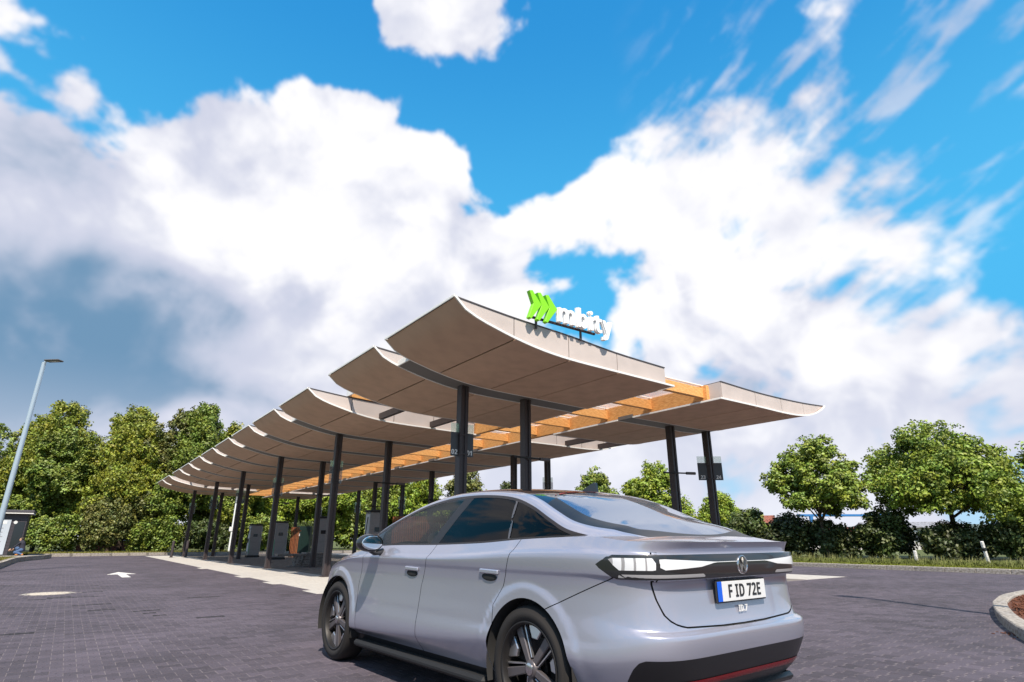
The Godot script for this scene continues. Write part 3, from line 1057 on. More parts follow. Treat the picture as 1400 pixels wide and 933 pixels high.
		# girders seen in the two wide gaps
		for i in [1, 9]:
			var s0: float = FRONT_S + TILE_STARTS[i] + TILE - 0.06
			var s1: float = FRONT_S + TILE_STARTS[i + 1] + 0.06
			for w in ([6.98, 8.72] if wing == 0 else [14.45, 16.15]):
				var b := Shape.new()
				b.box(Vector3(w, on_curve(low, w) + 0.13, -(s0 + s1) / 2), Vector3(0.12, 0.19, s1 - s0), 0.006)
				part("steel_beam", b, M.steel, can)
			# a glazed timber frame bridges the wide gap above the roof edge
			var f0: float = 5.95 if wing == 0 else 12.55
			var f1: float = 10.35 if wing == 0 else 16.5
			for zz in [-(s0 - 0.02), -(s1 + 0.02)]:
				part("timber_beam", curved_slab(top, f0, f1, zz + 0.07, zz - 0.07, 0.034, 0.20, 12), M.timber, can)
			part("roof_pane", curved_slab(top, f0, f1, -(s0 - 0.1), -(s1 + 0.1), 0.24, 0.012, 12), M.glazing, can)
			var fe := Shape.new()
			var fx: float = f0 - 0.035 if wing == 0 else f1 + 0.035
			fe.box(Vector3(fx, on_curve(top, fx) + 0.14, -(s0 + s1) / 2), Vector3(0.05, 0.21, s1 - s0 + 0.2), 0.006)
			part("frame_end", fe, M.trim, can)
	# timber spine: two long beams made of lengths, cross beams and clear roof panes
	for side in 2:
		var w := 10.46 if side == 0 else 12.47
		var i := 0
		var s := 8.56
		while s < 51.2:
			var l: float = min(7.1, 51.3 - s)
			var b := Shape.new()
			b.box(Vector3(0, 0, 0), Vector3(0.15, 0.38, l - 0.004), 0.006)
			part("timber_beam", b, M.timber if i % 2 else M.timber_b, can, Transform3D(Basis(), Vector3(w, 4.655, -(s + l / 2))))
			s += l
			i += 1
	var cross := Shape.new()
	cross.box(Vector3(), Vector3(1.855, 0.26, 0.12), 0.006)
	var cross_m := cross.mesh()
	var pane := Shape.new()
	pane.box(Vector3(), Vector3(2.12, 0.012, 1.655))
	var pane_m := pane.mesh()
	var bar := Shape.new()
	bar.box(Vector3(), Vector3(2.14, 0.03, 0.04), 0.004)
	var bar_m := bar.mesh()
	for k in 26:
		var s := 8.72 + k * 1.7
		part("cross_beam", cross_m, M.timber_b if k % 2 else M.timber, can, Transform3D(Basis(), Vector3(11.465, 4.66, -s)))
		part("glazing_bar", bar_m, M.trim, can, Transform3D(Basis(), Vector3(11.465, 4.865, -s)))
		if k < 25:
			part("roof_pane", pane_m, M.glazing, can, Transform3D(Basis(), Vector3(11.465, 4.868, -(s + 0.85))))
	make_placards()
	make_sign()

func text_mesh(words: String, size: float, depth: float, font := "Droid Sans", bold := true) -> TextMesh:
	var f := SystemFont.new()
	f.font_names = PackedStringArray([font])
	f.font_weight = 700 if bold else 400
	var t := TextMesh.new()
	t.text = words
	t.font = f
	t.font_size = 64
	t.pixel_size = size / 64.0
	t.depth = depth
	t.curve_step = 2.0
	return t

func make_placards() -> void:
	# glass bay-number boards fixed through the outer columns
	var nums := {"0_0": ["02", "01"], "1_0": ["23", "24"]}
	var words := {
		"0_0": "grey bay number board with 02 and 01 on the front left column",
		"1_0": "dark bay number board with 23 and 24 on the front right column"}
	var which := ["", "second", "third", "fourth", "fifth", "sixth"]
	for wing in 2:
		var n := 0
		for i in [0, 2, 4, 6, 8, 10]:
			var s: float = FRONT_S + TILE_STARTS[i] + TILE + 0.3
			var w := 6.87 if wing == 0 else 16.12
			var key := "%d_%d" % [wing, n]
			var label: String = words.get(key, "small glass bay board on the %s outer %s column from the front" % [which[n], "left" if wing == 0 else "right"])
			var turn := SITE_TURN if wing == 0 else 0.0
			var wide := 0.60 if wing == 0 else 0.78
			if n > 0:
				wide = 0.44
			var p := thing("bay_number_board", label, "sign board", site(w, 2.90, s) , turn, "bay number boards on the canopy columns")
			for side in [-1.0, 1.0]:
				var edge := 0.105
				var pw := wide / 2 - edge
				var lowp := Shape.new()
				lowp.box(Vector3(side * (edge + pw / 2), 0.27, 0.02), Vector3(pw, 0.54, 0.016), 0.003)
				part("board", lowp, M.placard if n == 0 else M.grey_glass, p)
				var up := Shape.new()
				up.box(Vector3(side * (edge + pw / 2), 0.545 + 0.10, 0.02), Vector3(pw, 0.20, 0.012))
				part("glass_top", up, M.green_glass, p)
				if nums.has(key):
					var t := text_mesh(nums[key][0 if side < 0 else 1], 0.15, 0.004)
					part("bay_number", t, M.white_letter, p, Transform3D(Basis(), Vector3(side * (edge + pw / 2) + (0.0), 0.09, 0.031)))
			for cy in [0.05, 0.48]:
				var cl := Shape.new()
				cl.box(Vector3(0, cy, 0.0), Vector3(0.235, 0.03, 0.235), 0.004)
				part("clamp", cl, M.steel, p)
			n += 1

func make_sign() -> void:
	var sg := thing("roof_sign", "green triple chevron and white letters mbity on the front roof edge", "sign", site(6.3, 5.0, 8.06), SITE_TURN)
	# three green chevrons, each leaning like an arrow head
	for i in 3:
		var o := PackedVector2Array([Vector2(-0.01, 0.68), Vector2(0.07, 0.70), Vector2(0.29, 0.44), Vector2(0.03, 0.10), Vector2(-0.03, 0.12), Vector2(0.09, 0.43)])
		var ch := Shape.new()
		ch.prism(o, 0.09, Transform3D(Basis(), Vector3(i * 0.20, 0, -0.05)), 0.004)
		part("chevron", ch, M.sign_green, sg)
	var t := text_mesh("mbity", 0.55, 0.10, "Droid Sans", true)
	t.horizontal_alignment = HORIZONTAL_ALIGNMENT_LEFT
	part("lettering", t, M.sign_white, sg, Transform3D(Basis(), Vector3(0.68, 0.39, 0.0)))
	part("letter_return", text_mesh("mbity", 0.55, 0.05), M.sign_white, sg, Transform3D(Basis(), Vector3(0.667, 0.392, -0.012))).mesh.horizontal_alignment = HORIZONTAL_ALIGNMENT_LEFT
	var rail := Shape.new()
	rail.box(Vector3(0.95, 0.20, -0.10), Vector3(1.75, 0.045, 0.045), 0.005)
	part("rail", rail, M.steel, sg)
	for x in [0.25, 1.42]:
		var po := Shape.new()
		po.box(Vector3(x, 0.09, -0.10), Vector3(0.04, 0.22, 0.04), 0.004)
		part("post", po, M.steel, sg)

# ------------------------------------------------------------------ the car
# Car axes: x forward from the rear axle, y up, z to the car's right. Surfaces are laid out on the left half and mirrored.

class Soup:
	# loose triangles with normals that can be cut along the zero line of a function
	var p := PackedVector3Array()
	var n := PackedVector3Array()
	func add(a: Vector3, b: Vector3, c: Vector3, na: Vector3, nb: Vector3, nc: Vector3) -> void:
		p.append(a); p.append(b); p.append(c)
		n.append(na); n.append(nb); n.append(nc)
	func cut(f: Callable) -> Array:
		# [part where f < 0, part where f > 0]
		var ins := Soup.new()
		var out := Soup.new()
		for i in range(0, p.size(), 3):
			var d := [f.call(p[i]), f.call(p[i + 1]), f.call(p[i + 2])]
			if d[0] <= 0 and d[1] <= 0 and d[2] <= 0:
				ins.add(p[i], p[i + 1], p[i + 2], n[i], n[i + 1], n[i + 2])
				continue
			if d[0] >= 0 and d[1] >= 0 and d[2] >= 0:
				out.add(p[i], p[i + 1], p[i + 2], n[i], n[i + 1], n[i + 2])
				continue
			var pi := []
			var po := []
			for k in 3:
				var j := (k + 1) % 3
				var a := p[i + k]
				var b := p[i + j]
				var da: float = d[k]
				var db: float = d[j]
				if da <= 0:
					pi.append([a, n[i + k]])
				if da >= 0:
					po.append([a, n[i + k]])
				if (da < 0 and db > 0) or (da > 0 and db < 0):
					var t := da / (da - db)
					var q := [a.lerp(b, t), n[i + k].lerp(n[i + j], t).normalized()]
					pi.append(q)
					po.append(q)
			for k in range(1, pi.size() - 1):
				ins.add(pi[0][0], pi[k][0], pi[k + 1][0], pi[0][1], pi[k][1], pi[k + 1][1])
			for k in range(1, po.size() - 1):
				out.add(po[0][0], po[k][0], po[k + 1][0], po[0][1], po[k][1], po[k + 1][1])
		return [ins, out]
	func join(o: Soup) -> void:
		p.append_array(o.p)
		n.append_array(o.n)
	func mirrored() -> Soup:
		var o := Soup.new()
		for i in p.size():
			o.p.append(Vector3(p[i].x, p[i].y, -p[i].z))
			o.n.append(Vector3(n[i].x, n[i].y, -n[i].z))
		return o
	func moved(dist: float) -> Soup:
		var o := Soup.new()
		for i in p.size():
			o.p.append(p[i] + n[i] * dist)
			o.n.append(n[i])
		return o
	func shape() -> Shape:
		var s := Shape.new()
		for i in range(0, p.size(), 3):
			s.tri(p[i], p[i + 1], p[i + 2], n[i], n[i + 1], n[i + 2])
		return s

const BELT := [Vector2(-0.99, 1.098), Vector2(-0.9, 1.106), Vector2(-0.75, 1.118), Vector2(-0.6, 1.127), Vector2(-0.45, 1.129), Vector2(0.1, 1.112), Vector2(0.54, 1.088), Vector2(1.13, 1.072), Vector2(2.12, 1.058), Vector2(2.5, 1.020), Vector2(3.0, 0.955), Vector2(3.4, 0.885), Vector2(3.7, 0.80), Vector2(3.95, 0.72)]
const SHOULDER := [Vector2(-1.0, 1.022), Vector2(-0.43, 1.032), Vector2(0.15, 1.020), Vector2(0.65, 0.992), Vector2(1.2, 0.974), Vector2(2.0, 0.968), Vector2(2.5, 0.955), Vector2(3.0, 0.905), Vector2(3.5, 0.80), Vector2(3.95, 0.66)]
const SILL := [Vector2(-1.0, 0.46), Vector2(0.2, 0.475), Vector2(0.48, 0.468), Vector2(0.83, 0.436), Vector2(1.37, 0.402), Vector2(2.6, 0.345), Vector2(3.95, 0.33)]
const ROOF := [Vector2(-0.90, 1.06), Vector2(-0.75, 1.135), Vector2(-0.6, 1.205), Vector2(-0.4, 1.288), Vector2(-0.2, 1.362), Vector2(0.0, 1.422), Vector2(0.2, 1.464), Vector2(0.4, 1.492), Vector2(0.6, 1.509), Vector2(0.8, 1.519), Vector2(1.0, 1.522), Vector2(1.2, 1.518), Vector2(1.4, 1.502), Vector2(1.6, 1.468), Vector2(1.8, 1.412), Vector2(2.0, 1.338), Vector2(2.2, 1.252), Vector2(2.4, 1.158), Vector2(2.6, 1.062), Vector2(2.8, 0.965)]
const EAVES := [Vector2(-0.90, 1.04), Vector2(-0.6, 1.128), Vector2(-0.45, 1.152), Vector2(-0.285, 1.190), Vector2(-0.11, 1.262), Vector2(0.08, 1.343), Vector2(0.30, 1.408), Vector2(0.585, 1.446), Vector2(0.94, 1.462), Vector2(1.28, 1.449), Vector2(1.66, 1.392), Vector2(2.07, 1.278), Vector2(2.44, 1.152), Vector2(2.6, 1.085), Vector2(2.8, 0.99)]
const CABIN := [Vector2(-0.90, 0.50), Vector2(-0.75, 0.62), Vector2(-0.6, 0.725), Vector2(-0.45, 0.795), Vector2(-0.3, 0.828), Vector2(-0.1, 0.850), Vector2(0.2, 0.862), Vector2(2.1, 0.862), Vector2(2.44, 0.845), Vector2(2.6, 0.82), Vector2(2.8, 0.76)]

func round_plan(theta: float, back: float, front: float, half: float) -> Vector2:
	# plan outline of one level: theta 0 at the tail's centre, PI at the nose's centre; x forward, y half width
	var mid := 1.0
	if theta <= PI / 2:
		var e := 2.0 / 7.0
		return Vector2(mid - (mid - back) * pow(max(0.0, cos(theta)), e), half * pow(sin(theta), e))
	var e2 := 2.0 / 5.0
	return Vector2(mid + (front - mid) * pow(max(0.0, -cos(theta)), e2), half * pow(max(0.0, sin(theta)), e2))

func lower_body() -> Soup:
	# per level: side height and half width, rear height and x, front height and x
	var levels := [
		[0.185, 0.80, 0.27, -0.80, 0.18, 3.72],
		[0.290, 0.848, 0.37, -0.93, 0.25, 3.86],
		[-1.0, 0.930, 0.515, -0.985, 0.36, 3.92],
		[0.58, 0.924, 0.618, -0.998, 0.48, 3.935],
		[0.70, 0.918, 0.648, -0.950, 0.56, 3.925],
		[0.82, 0.916, 0.80, -0.928, 0.61, 3.905],
		[0.90, 0.921, 0.892, -0.930, 0.65, 3.87],
		[0.930, 0.928, 0.902, -0.972, 0.66, 3.85],
		[-2.0, 0.931, 1.028, -0.976, 0.68, 3.82],
		[-3.0, 0.906, 1.036, -0.946, 0.70, 3.79],
		[-4.0, 0.868, 1.098, -0.985, 0.72, 3.74]]
	# even spacing along the outline
	var thetas := []
	var fine := []
	var prev := round_plan(0.0, -0.99, 3.92, 0.93)
	var run := 0.0
	for i in 4001:
		var th := PI * i / 4000.0
		var q := round_plan(th, -0.99, 3.92, 0.93)
		run += q.distance_to(prev)
		prev = q
		fine.append([run, th])
	var cols := 170
	var k := 0
	for i in cols + 1:
		var want := run * i / cols
		while k < fine.size() - 1 and fine[k][0] < want:
			k += 1
		thetas.append(fine[k][1])
	var grid := []
	for th in thetas:
		var rail := []
		for L in levels:
			var q := round_plan(th, L[3], L[5], L[1])
			var x := q.x
			var ys: float = L[0]
			if ys == -1.0:
				ys = on_curve(SILL, x)
			elif ys == -2.0:
				ys = on_curve(SHOULDER, x)
			elif ys == -3.0:
				ys = lerp(on_curve(SHOULDER, x), on_curve(BELT, x), 0.32)
			elif ys == -4.0:
				ys = on_curve(BELT, x)
			elif ys > 0.6:
				ys = min(ys, on_curve(SHOULDER, x) - 0.02 * (0.95 - ys) / 0.1 - 0.004)
			var wr := smoothstep(-0.52, -0.93, x) if x < 0.0 else 0.0
			var wf := smoothstep(3.25, 3.80, x)
			var y: float = lerp(lerp(ys, L[2], wr), L[4], wf)
			rail.append(Vector3(x, y, -q.y))
		# subdivide across the levels
		var line := []
		for j in rail.size() - 1:
			var p0: Vector3 = rail[max(0, j - 1)]
			var p1: Vector3 = rail[j]
			var p2: Vector3 = rail[j + 1]
			var p3: Vector3 = rail[min(rail.size() - 1, j + 2)]
			var l := p1.distance_to(p2)
			var m1: Vector3 = (p2 - p0) / max(0.001, p2.distance_to(p0)) * l * 0.75
			var m2: Vector3 = (p3 - p1) / max(0.001, p3.distance_to(p1)) * l * 0.75
			var subs := 6
			for s in subs:
				var t := float(s) / subs
				var t2 := t * t
				var t3 := t2 * t
				line.append(p1 * (2 * t3 - 3 * t2 + 1) + m1 * (t3 - 2 * t2 + t) + p2 * (-2 * t3 + 3 * t2) + m2 * (t3 - t2))
		line.append(rail[rail.size() - 1])
		# wheel arches stand a little proud
		for j in line.size():
			var p: Vector3 = line[j]
			for wx in [0.0, 2.986]:
				var r := Vector2(p.x - wx, p.y - 0.36).length()
				if r < 0.56:
					p.z -= 0.007 * (1.0 - smoothstep(0.455, 0.50, r))
			line[j] = p
		grid.append(line)
	return grid_soup(grid, Vector3(1.4, 0.55, 0))

func grid_soup(grid: Array, inside: Vector3) -> Soup:
	var nrm := []
	var w := grid.size()
	var h: int = grid[0].size()
	for i in w:
		var r := []
		for j in h:
			var du: Vector3 = grid[min(i + 1, w - 1)][j] - grid[max(i - 1, 0)][j]
			var dv: Vector3 = grid[i][min(j + 1, h - 1)] - grid[i][max(j - 1, 0)]
			var n := du.cross(dv).normalized()
			var o: Vector3 = grid[i][j] - inside
			if n.dot(o) < 0:
				n = -n
			r.append(n)
		nrm.append(r)
	var s := Soup.new()
	for i in w - 1:
		for j in h - 1:
			s.add(grid[i][j], grid[i + 1][j], grid[i + 1][j + 1], nrm[i][j], nrm[i + 1][j], nrm[i + 1][j + 1])
			s.add(grid[i][j], grid[i + 1][j + 1], grid[i][j + 1], nrm[i][j], nrm[i + 1][j + 1], nrm[i][j + 1])
	return s

func deck_soup(x0: float, x1: float, steps: int, ease_end: int) -> Soup:
	# bonnet or boot deck: from the top edge of the body in to the centre line
	var grid := []
	for i in steps + 1:
		var t := float(i) / steps
		if ease_end == 1:
			t = 1.0 - pow(1.0 - t, 3.0)
		elif ease_end == -1:
			t = pow(t, 3.0)
		var x: float = lerp(x0, x1, t)
		var half: float
		if x < 1.0:
			half = 0.868 * pow(max(0.0, 1.0 - pow((1.0 - x) / 1.985, 7.0)), 1.0 / 7.0)
		else:
			half = 0.868 * pow(max(0.0, 1.0 - pow((x - 1.0) / 2.74, 5.0)), 1.0 / 5.0)
		var edge := on_curve(BELT, x)
		var wf := smoothstep(3.25, 3.80, x)
		var wr := smoothstep(-0.52, -0.93, x) if x < 0.0 else 0.0
		edge = lerp(lerp(edge, 1.098, wr), 0.72, wf)
		var crown: float = lerp(0.055, 0.03, smoothstep(3.0, 3.74, x)) if x > 1.0 else lerp(0.045, 0.022, smoothstep(-0.6, -0.98, x))
		crown *= 1.0 - pow((1.0 - x) / 1.985 if x < 1.0 else (x - 1.0) / 2.74, 10.0)
		var line := []
		for k in 15:
			var f := 1.0 - k / 14.0
			var y := edge + crown * (1.0 - pow(f, 3.0))
			if x > 1.0 and x < 3.6:
				# the bonnet's two long ridges
				y += 0.012 * exp(-pow((f - 0.62) / 0.10, 2.0)) * smoothstep(3.6, 2.6, x)
			line.append(Vector3(x, y, -half * f))
		grid.append(line)
	return grid_soup(grid, Vector3(lerp(x0, x1, 0.5), -3.0, 0))

func cabin_soup() -> Soup:
	var grid := []
	var steps := 120
	for i in steps + 1:
		var x: float = lerp(-0.84, 2.78, float(i) / steps)
		var yb := on_curve(BELT, x) - 0.006
		if x > 2.3:
			yb -= 0.05 * smoothstep(2.3, 2.7, x)
		var half := on_curve(CABIN, x)
		var ye: float = max(on_curve(EAVES, x), yb + 0.004)
		var yc: float = max(on_curve(ROOF, x), ye + 0.004)
		var sx := half - 0.44 * (ye - yb)
		var line := []
		for k in 12:
			var t := k / 12.0
			var bow := 0.010 * sin(PI * t)
			line.append(Vector3(x, lerp(yb, ye, t), -(lerp(half, sx, t) + bow)))
		var d := Vector2(sx - half, ye - yb).normalized()
		var l: float = min(0.085, (yc - ye) * 1.15)
		var q := Vector2(sx, ye) + d * l
		q.y = min(q.y, yc - 0.006)
		for k in 19:
			var t := k / 18.0
			var u := 1.0 - t
			var y := u * u * ye + 2 * u * t * q.y + t * t * yc
			var zz := u * u * sx + 2 * u * t * q.x
			line.append(Vector3(x, y, -zz))
		grid.append(line)
	return grid_soup(grid, Vector3(1.0, 0.6, 0))

func eaves_half(x: float) -> float:
	return on_curve(CABIN, x) - 0.44 * (on_curve(EAVES, x) - on_curve(BELT, x))

func along(line: Array, p: Vector2) -> float:
	var best := 9.0
	for i in line.size() - 1:
		best = min(best, p.distance_to(Geometry2D.get_closest_point_to_segment(p, line[i], line[i + 1])))
	return best

func both(called: String, s: Soup, m: Material, parent: Node) -> Array:
	# the same part on the car's left and right
	return [part(called, s.shape(), m, parent), part(called, s.mirrored().shape(), m, parent)]

func whole(called: String, s: Soup, m: Material, parent: Node) -> MeshInstance3D:
	var a := Soup.new()
	a.join(s)
	a.join(s.mirrored())
	return part(called, a.shape(), m, parent)

const BOOT_LINE := [Vector2(0.735, 1.04), Vector2(0.735, 0.89), Vector2(0.715, 0.80), Vector2(0.685, 0.725), Vector2(0.64, 0.682), Vector2(0.56, 0.658), Vector2(0.22, 0.645), Vector2(0.0, 0.643)]
const DOOR_FRONT := [Vector2(2.36, 1.05), Vector2(2.40, 0.963), Vector2(2.48, 0.70), Vector2(2.47, 0.50), Vector2(2.455, 0.32)]
const DOOR_MID := [Vector2(1.16, 1.08), Vector2(1.215, 0.972), Vector2(1.30, 0.76), Vector2(1.338, 0.50), Vector2(1.335, 0.32)]
const DOOR_REAR := [Vector2(0.085, 1.13), Vector2(0.155, 0.995), Vector2(0.225, 0.82), Vector2(0.33, 0.70)]
const BUMPER_LINE := [Vector2(-0.25, 0.735), Vector2(-0.45, 0.80), Vector2(-0.66, 0.885), Vector2(-0.70, 0.90)]

func x_on(line: Array, y: float) -> float:
	for i in line.size() - 1:
		if y <= line[i].y and y >= line[i + 1].y:
			return lerp(line[i].x, line[i + 1].x, (line[i].y - y) / (line[i].y - line[i + 1].y))
	return line[0].x if y > line[0].y else line[line.size() - 1].x

func make_car() -> void:
	var car := thing("saloon_car", "silver grey fastback car with black roof driving past the canopy", "car", Vector3(0.7997, 0, -4.5434), deg_to_rad(128.45))
	var body := lower_body()
	# wheel openings
	for wx in [0.0, 2.986]:
		body = body.cut(func(p): return 0.402 - Vector2(p.x - wx, p.y - 0.36).length())[0]
	# black lower cladding, sweeping up round the tail
	var r := body.cut(func(p): return p.y - (lerp(0.288, 0.512, smoothstep(-0.60, -0.86, p.x)) if p.x < 0 else lerp(0.288, 0.34, smoothstep(3.3, 3.8, p.x))))
	var clad: Soup = r[0]
	body = r[1]
	# reflector strip in the rear cladding
	r = clad.cut(func(p): return max(abs(p.y - 0.385) - 0.016, p.x + 0.90))
	whole("rear_reflector", r[0].moved(0.003), M.lens_red, car)
	whole("lower_cladding", r[1], M.cladding, car)
	# tail lamp band
	r = body.cut(func(p): return max(0.901 - p.y, p.y - 1.031, p.x + 0.60 + ((p.y - 0.975) * 1.7 if p.y > 0.975 else (0.975 - p.y) * 1.6)))
	var lamp: Soup = r[0]
	body = r[1]
	r = lamp.cut(func(p): return max(abs(p.y - 0.982) - 0.032, 0.745 + p.z, p.x + 0.715 + (0.98 - p.y) * 0.9))
	var outer_lens: Soup = r[0]
	lamp = r[1]
	r = lamp.cut(func(p): return max(abs(p.y - 0.980) - lerp(0.009, 0.029, clamp((-p.z - 0.28) / 0.44, 0.0, 1.0)), -p.z - 0.728))
	var inner_lens: Soup = r[0]
	lamp = r[1]
	r = lamp.cut(func(p): return max(abs(p.y - 0.920) - 0.009, 0.38 + p.z, p.x + 0.735))
	var low_lens: Soup = r[0]
	lamp = r[1]
	whole("tail_lamp_band", lamp, M.gloss_black, car)
	# narrow grey ribs divide the outer lens
	var ribs := Soup.new()
	for zz in [0.785, 0.822, 0.852, 0.876]:
		r = outer_lens.cut(func(p): return -p.z - zz - 0.0035)
		var upto: Soup = r[0]
		outer_lens = r[1]
		r = upto.cut(func(p): return -p.z - zz + 0.0035)
		ribs.join(r[1])
		outer_lens.join(r[0])
	both("tail_lamp", outer_lens.moved(0.002), M.lens_white, car)
	ribs.join(Soup.new())
	both("lamp_ribs", ribs.moved(0.0015), M.lens_grey, car)
	whole("light_bar", inner_lens.moved(0.002), M.lens_white, car)
	both("lower_lamp_strip", low_lens.moved(0.002), M.lens_grey, car)
	# panel gaps: two cuts, one on each side of the line
	var gaps := Soup.new()
	var region := PackedVector2Array(BOOT_LINE)
	region.append(Vector2(-0.2, 0.643))
	region.append(Vector2(-0.2, 1.04))
	var boot_side := func(p):
		var q := Vector2(abs(p.z), p.y)
		var d := along(BOOT_LINE, q)
		return -d if Geometry2D.is_point_in_polygon(q, region) else d
	r = body.cut(func(p): return p.x + 0.70)
	var tail: Soup = r[0]
	var rest: Soup = r[1]
	r = tail.cut(func(p): return boot_side.call(p) + 0.0045)
	var boot: Soup = r[0]
	r = r[1].cut(func(p): return boot_side.call(p) - 0.0045)
	gaps.join(r[0])
	tail = r[1]
	# side lines
	r = rest.cut(func(p): return p.z + 0.55)
	var flank: Soup = r[0]
	rest = r[1]
	var door_f := Soup.new()
	var door_r := Soup.new()
	r = flank.cut(func(p): return x_on(DOOR_FRONT, p.y) + 0.003 - p.x)
	rest.join(r[0])
	r = r[1].cut(func(p): return x_on(DOOR_FRONT, p.y) - 0.003 - p.x)
	gaps.join(r[0])
	r = r[1].cut(func(p): return x_on(DOOR_MID, p.y) + 0.003 - p.x)
	door_f = r[0]
	r = r[1].cut(func(p): return x_on(DOOR_MID, p.y) - 0.003 - p.x)
	gaps.join(r[0])
	r = r[1].cut(func(p): return x_on(DOOR_REAR, p.y) + 0.003 - p.x)
	door_r = r[0]
	r = r[1].cut(func(p): return x_on(DOOR_REAR, p.y) - 0.003 - p.x)
	gaps.join(r[0])
	flank = r[1]
	flank.join(tail)
	r = flank.cut(func(p): return p.y + 0.003 - (0.735 + (-0.25 - p.x) * 0.385))
	var bumper: Soup = r[0]
	r = r[1].cut(func(p): return p.y - 0.003 - (0.735 + (-0.25 - p.x) * 0.385))
	gaps.join(r[0])
	body = r[1]
	body.join(rest)
	whole("panel_gaps", gaps.moved(-0.007), M.gap, car)
	# decks
	body.join(deck_soup(2.30, 3.7395, 40, 1))
	var deck := deck_soup(-0.9848, -0.30, 40, -1)
	r = deck.cut(func(p): return max(abs(p.z) - 0.735, p.x + 0.52))
	boot.join(r[0])
	body.join(r[1])
	# cabin: side glass, trim, pillars, roof and screens
	var cab := cabin_soup()
	r = cab.cut(func(p): return max(on_curve(BELT, p.x) + 0.012 - p.y, p.y - (on_curve(EAVES, p.x) - 0.034), abs(p.x - 0.93) - 1.42))
	var glass: Soup = r[0]
	cab = r[1]
	r = cab.cut(func(p): return max(on_curve(BELT, p.x) - 0.010 - p.y, p.y - (on_curve(EAVES, p.x) - 0.014), abs(p.x - 0.93) - 1.45))
	both("window_trim", r[0].moved(0.003), M.window_trim, car)
	cab = r[1]
	r = cab.cut(func(p): return max(abs(p.z) - (eaves_half(p.x) - 0.060), on_curve(EAVES, p.x) - 0.01 - p.y))
	var top: Soup = r[0]
	body.join(r[1])
	# side glass
	r = glass.cut(func(p): return abs(p.x - (0.9525 + (1.412 - p.y) * 0.805)) - 0.063)
	both("centre_pillar", r[0].moved(0.001), M.pillar, car)
	glass = r[1]
	r = glass.cut(func(p): return abs(p.x - (0.287 - (1.371 - p.y) * 0.2)) - 0.013)
	both("window_divider", r[0].moved(0.004), M.chrome_dark, car)
	glass = r[1]
	r = glass.cut(func(p): return 0.9525 + (1.412 - p.y) * 0.805 - p.x)
	var front_glass: Soup = r[0]
	r = r[1].cut(func(p): return 0.287 - (1.371 - p.y) * 0.2 - p.x)
	both("rear_side_window", r[0], M.glass_tint, car)
	both("quarter_window", r[1], M.glass_tint, car)
	r = front_glass.cut(func(p): return 2.19 + (p.y - 1.07) * 0.12 - p.x)
	both("mirror_sail", r[0], M.gloss_black, car)
	both("front_side_window", r[1], M.glass_front, car)
	# roof, windscreen and rear window
	r = top.cut(func(p): return 1.86 - p.x + 0.10 * p.z * p.z)
	var screen: Soup = r[0]
	top = r[1]
	whole("windscreen", screen, M.glass_front, car)
	r = top.cut(func(p): return p.x - (0.15 - 0.30 * p.z * p.z))
	var rear_glass: Soup = r[0]
	top = r[1]
	r = rear_glass.cut(func(p): return max(-(p.x + 0.735 - 0.40 * p.z * p.z), abs(p.z) - (eaves_half(p.x) - 0.185)))
	whole("rear_window", r[0], M.glass_rear, car)
	whole("rear_window_border", r[1], M.pillar, car)
	r = top.cut(func(p): return max(abs(p.x - 0.185 + 0.30 * p.z * p.z) - 0.011, abs(p.z) - 0.55))
	whole("high_brake_light", r[0].moved(0.004), M.lens_red, car)
	whole("roof_panel", r[1], M.roof_glass, car)
	# panels
	var bd := whole("body", body, M.paint_car, car)
	var tg := whole("tailgate", boot, M.paint_car, car)
	whole("rear_bumper", bumper, M.paint_car, car)
	for side in [0, 1]:
		var sg := -1.0 if side == 0 else 1.0
		var df := part("front_door", (door_f if side == 0 else door_f.mirrored()).shape(), M.paint_car, car)
		var dr := part("rear_door", (door_r if side == 0 else door_r.mirrored()).shape(), M.paint_car, car)
		for q in [[df, 1.45, 0.874], [dr, 0.375, 0.892]]:
			var h := Shape.new()
			h.box(Vector3(), Vector3(0.215, 0.030, 0.016), 0.007)
			part("handle", h, M.paint_car, q[0], Transform3D(Basis(Vector3.BACK, 0.02), Vector3(q[1], q[2] + 0.012, sg * 0.929)))
			var cup := Shape.new()
			cup.ball(Vector3(), Vector3(0.085, 0.026, 0.006), 8, 16)
			part("handle_recess", cup, M.gap, q[0], Transform3D(Basis(Vector3.BACK, 0.02), Vector3(q[1] + 0.005, q[2] - 0.022, sg * 0.922)))
	# sill blade
	for side in [-1.0, 1.0]:
		var blade := Shape.new()
		blade.box(Vector3(1.49, 0.215, side * 0.845), Vector3(2.06, 0.055, 0.12), 0.02)
		part("sill", blade, M.sill, car)
	# diffuser and floor
	var floor_s := Shape.new()
	floor_s.box(Vector3(1.45, 0.235, 0), Vector3(4.3, 0.07, 1.40), 0.01)
	part("underbody", floor_s, M.liner, car)
	var dif := Shape.new()
	dif.box(Vector3(-0.80, 0.275, 0), Vector3(0.14, 0.05, 1.30), 0.02)
	part("diffuser", dif, M.cladding, car)
	for wx in [0.0, 2.986]:
		for side in [-1.0, 1.0]:
			var well := Shape.new()
			well.lathe([Vector2(0.408, 0.0), Vector2(0.408, -0.36), Vector2(0.0, -0.36)], 40, Vector3(0, 0, side), Vector3(wx, 0.36, side * 0.915))
			var cutoff := Soup.new()
			cutoff.p = well.v
			cutoff.n = well.n
			part("wheel_well", cutoff.cut(func(p): return 0.24 - p.y)[0].shape(), M.liner, car)
	# plate, badge and emblem on the tail
	var back := Basis(Vector3(0, 0, 1), Vector3(0, 1, 0), Vector3(-1, 0, 0))
	var tilt := back * Basis(Vector3.RIGHT, 0.0)
	var pl := Shape.new()
	pl.box(Vector3(), Vector3(0.535, 0.125, 0.012), 0.004)
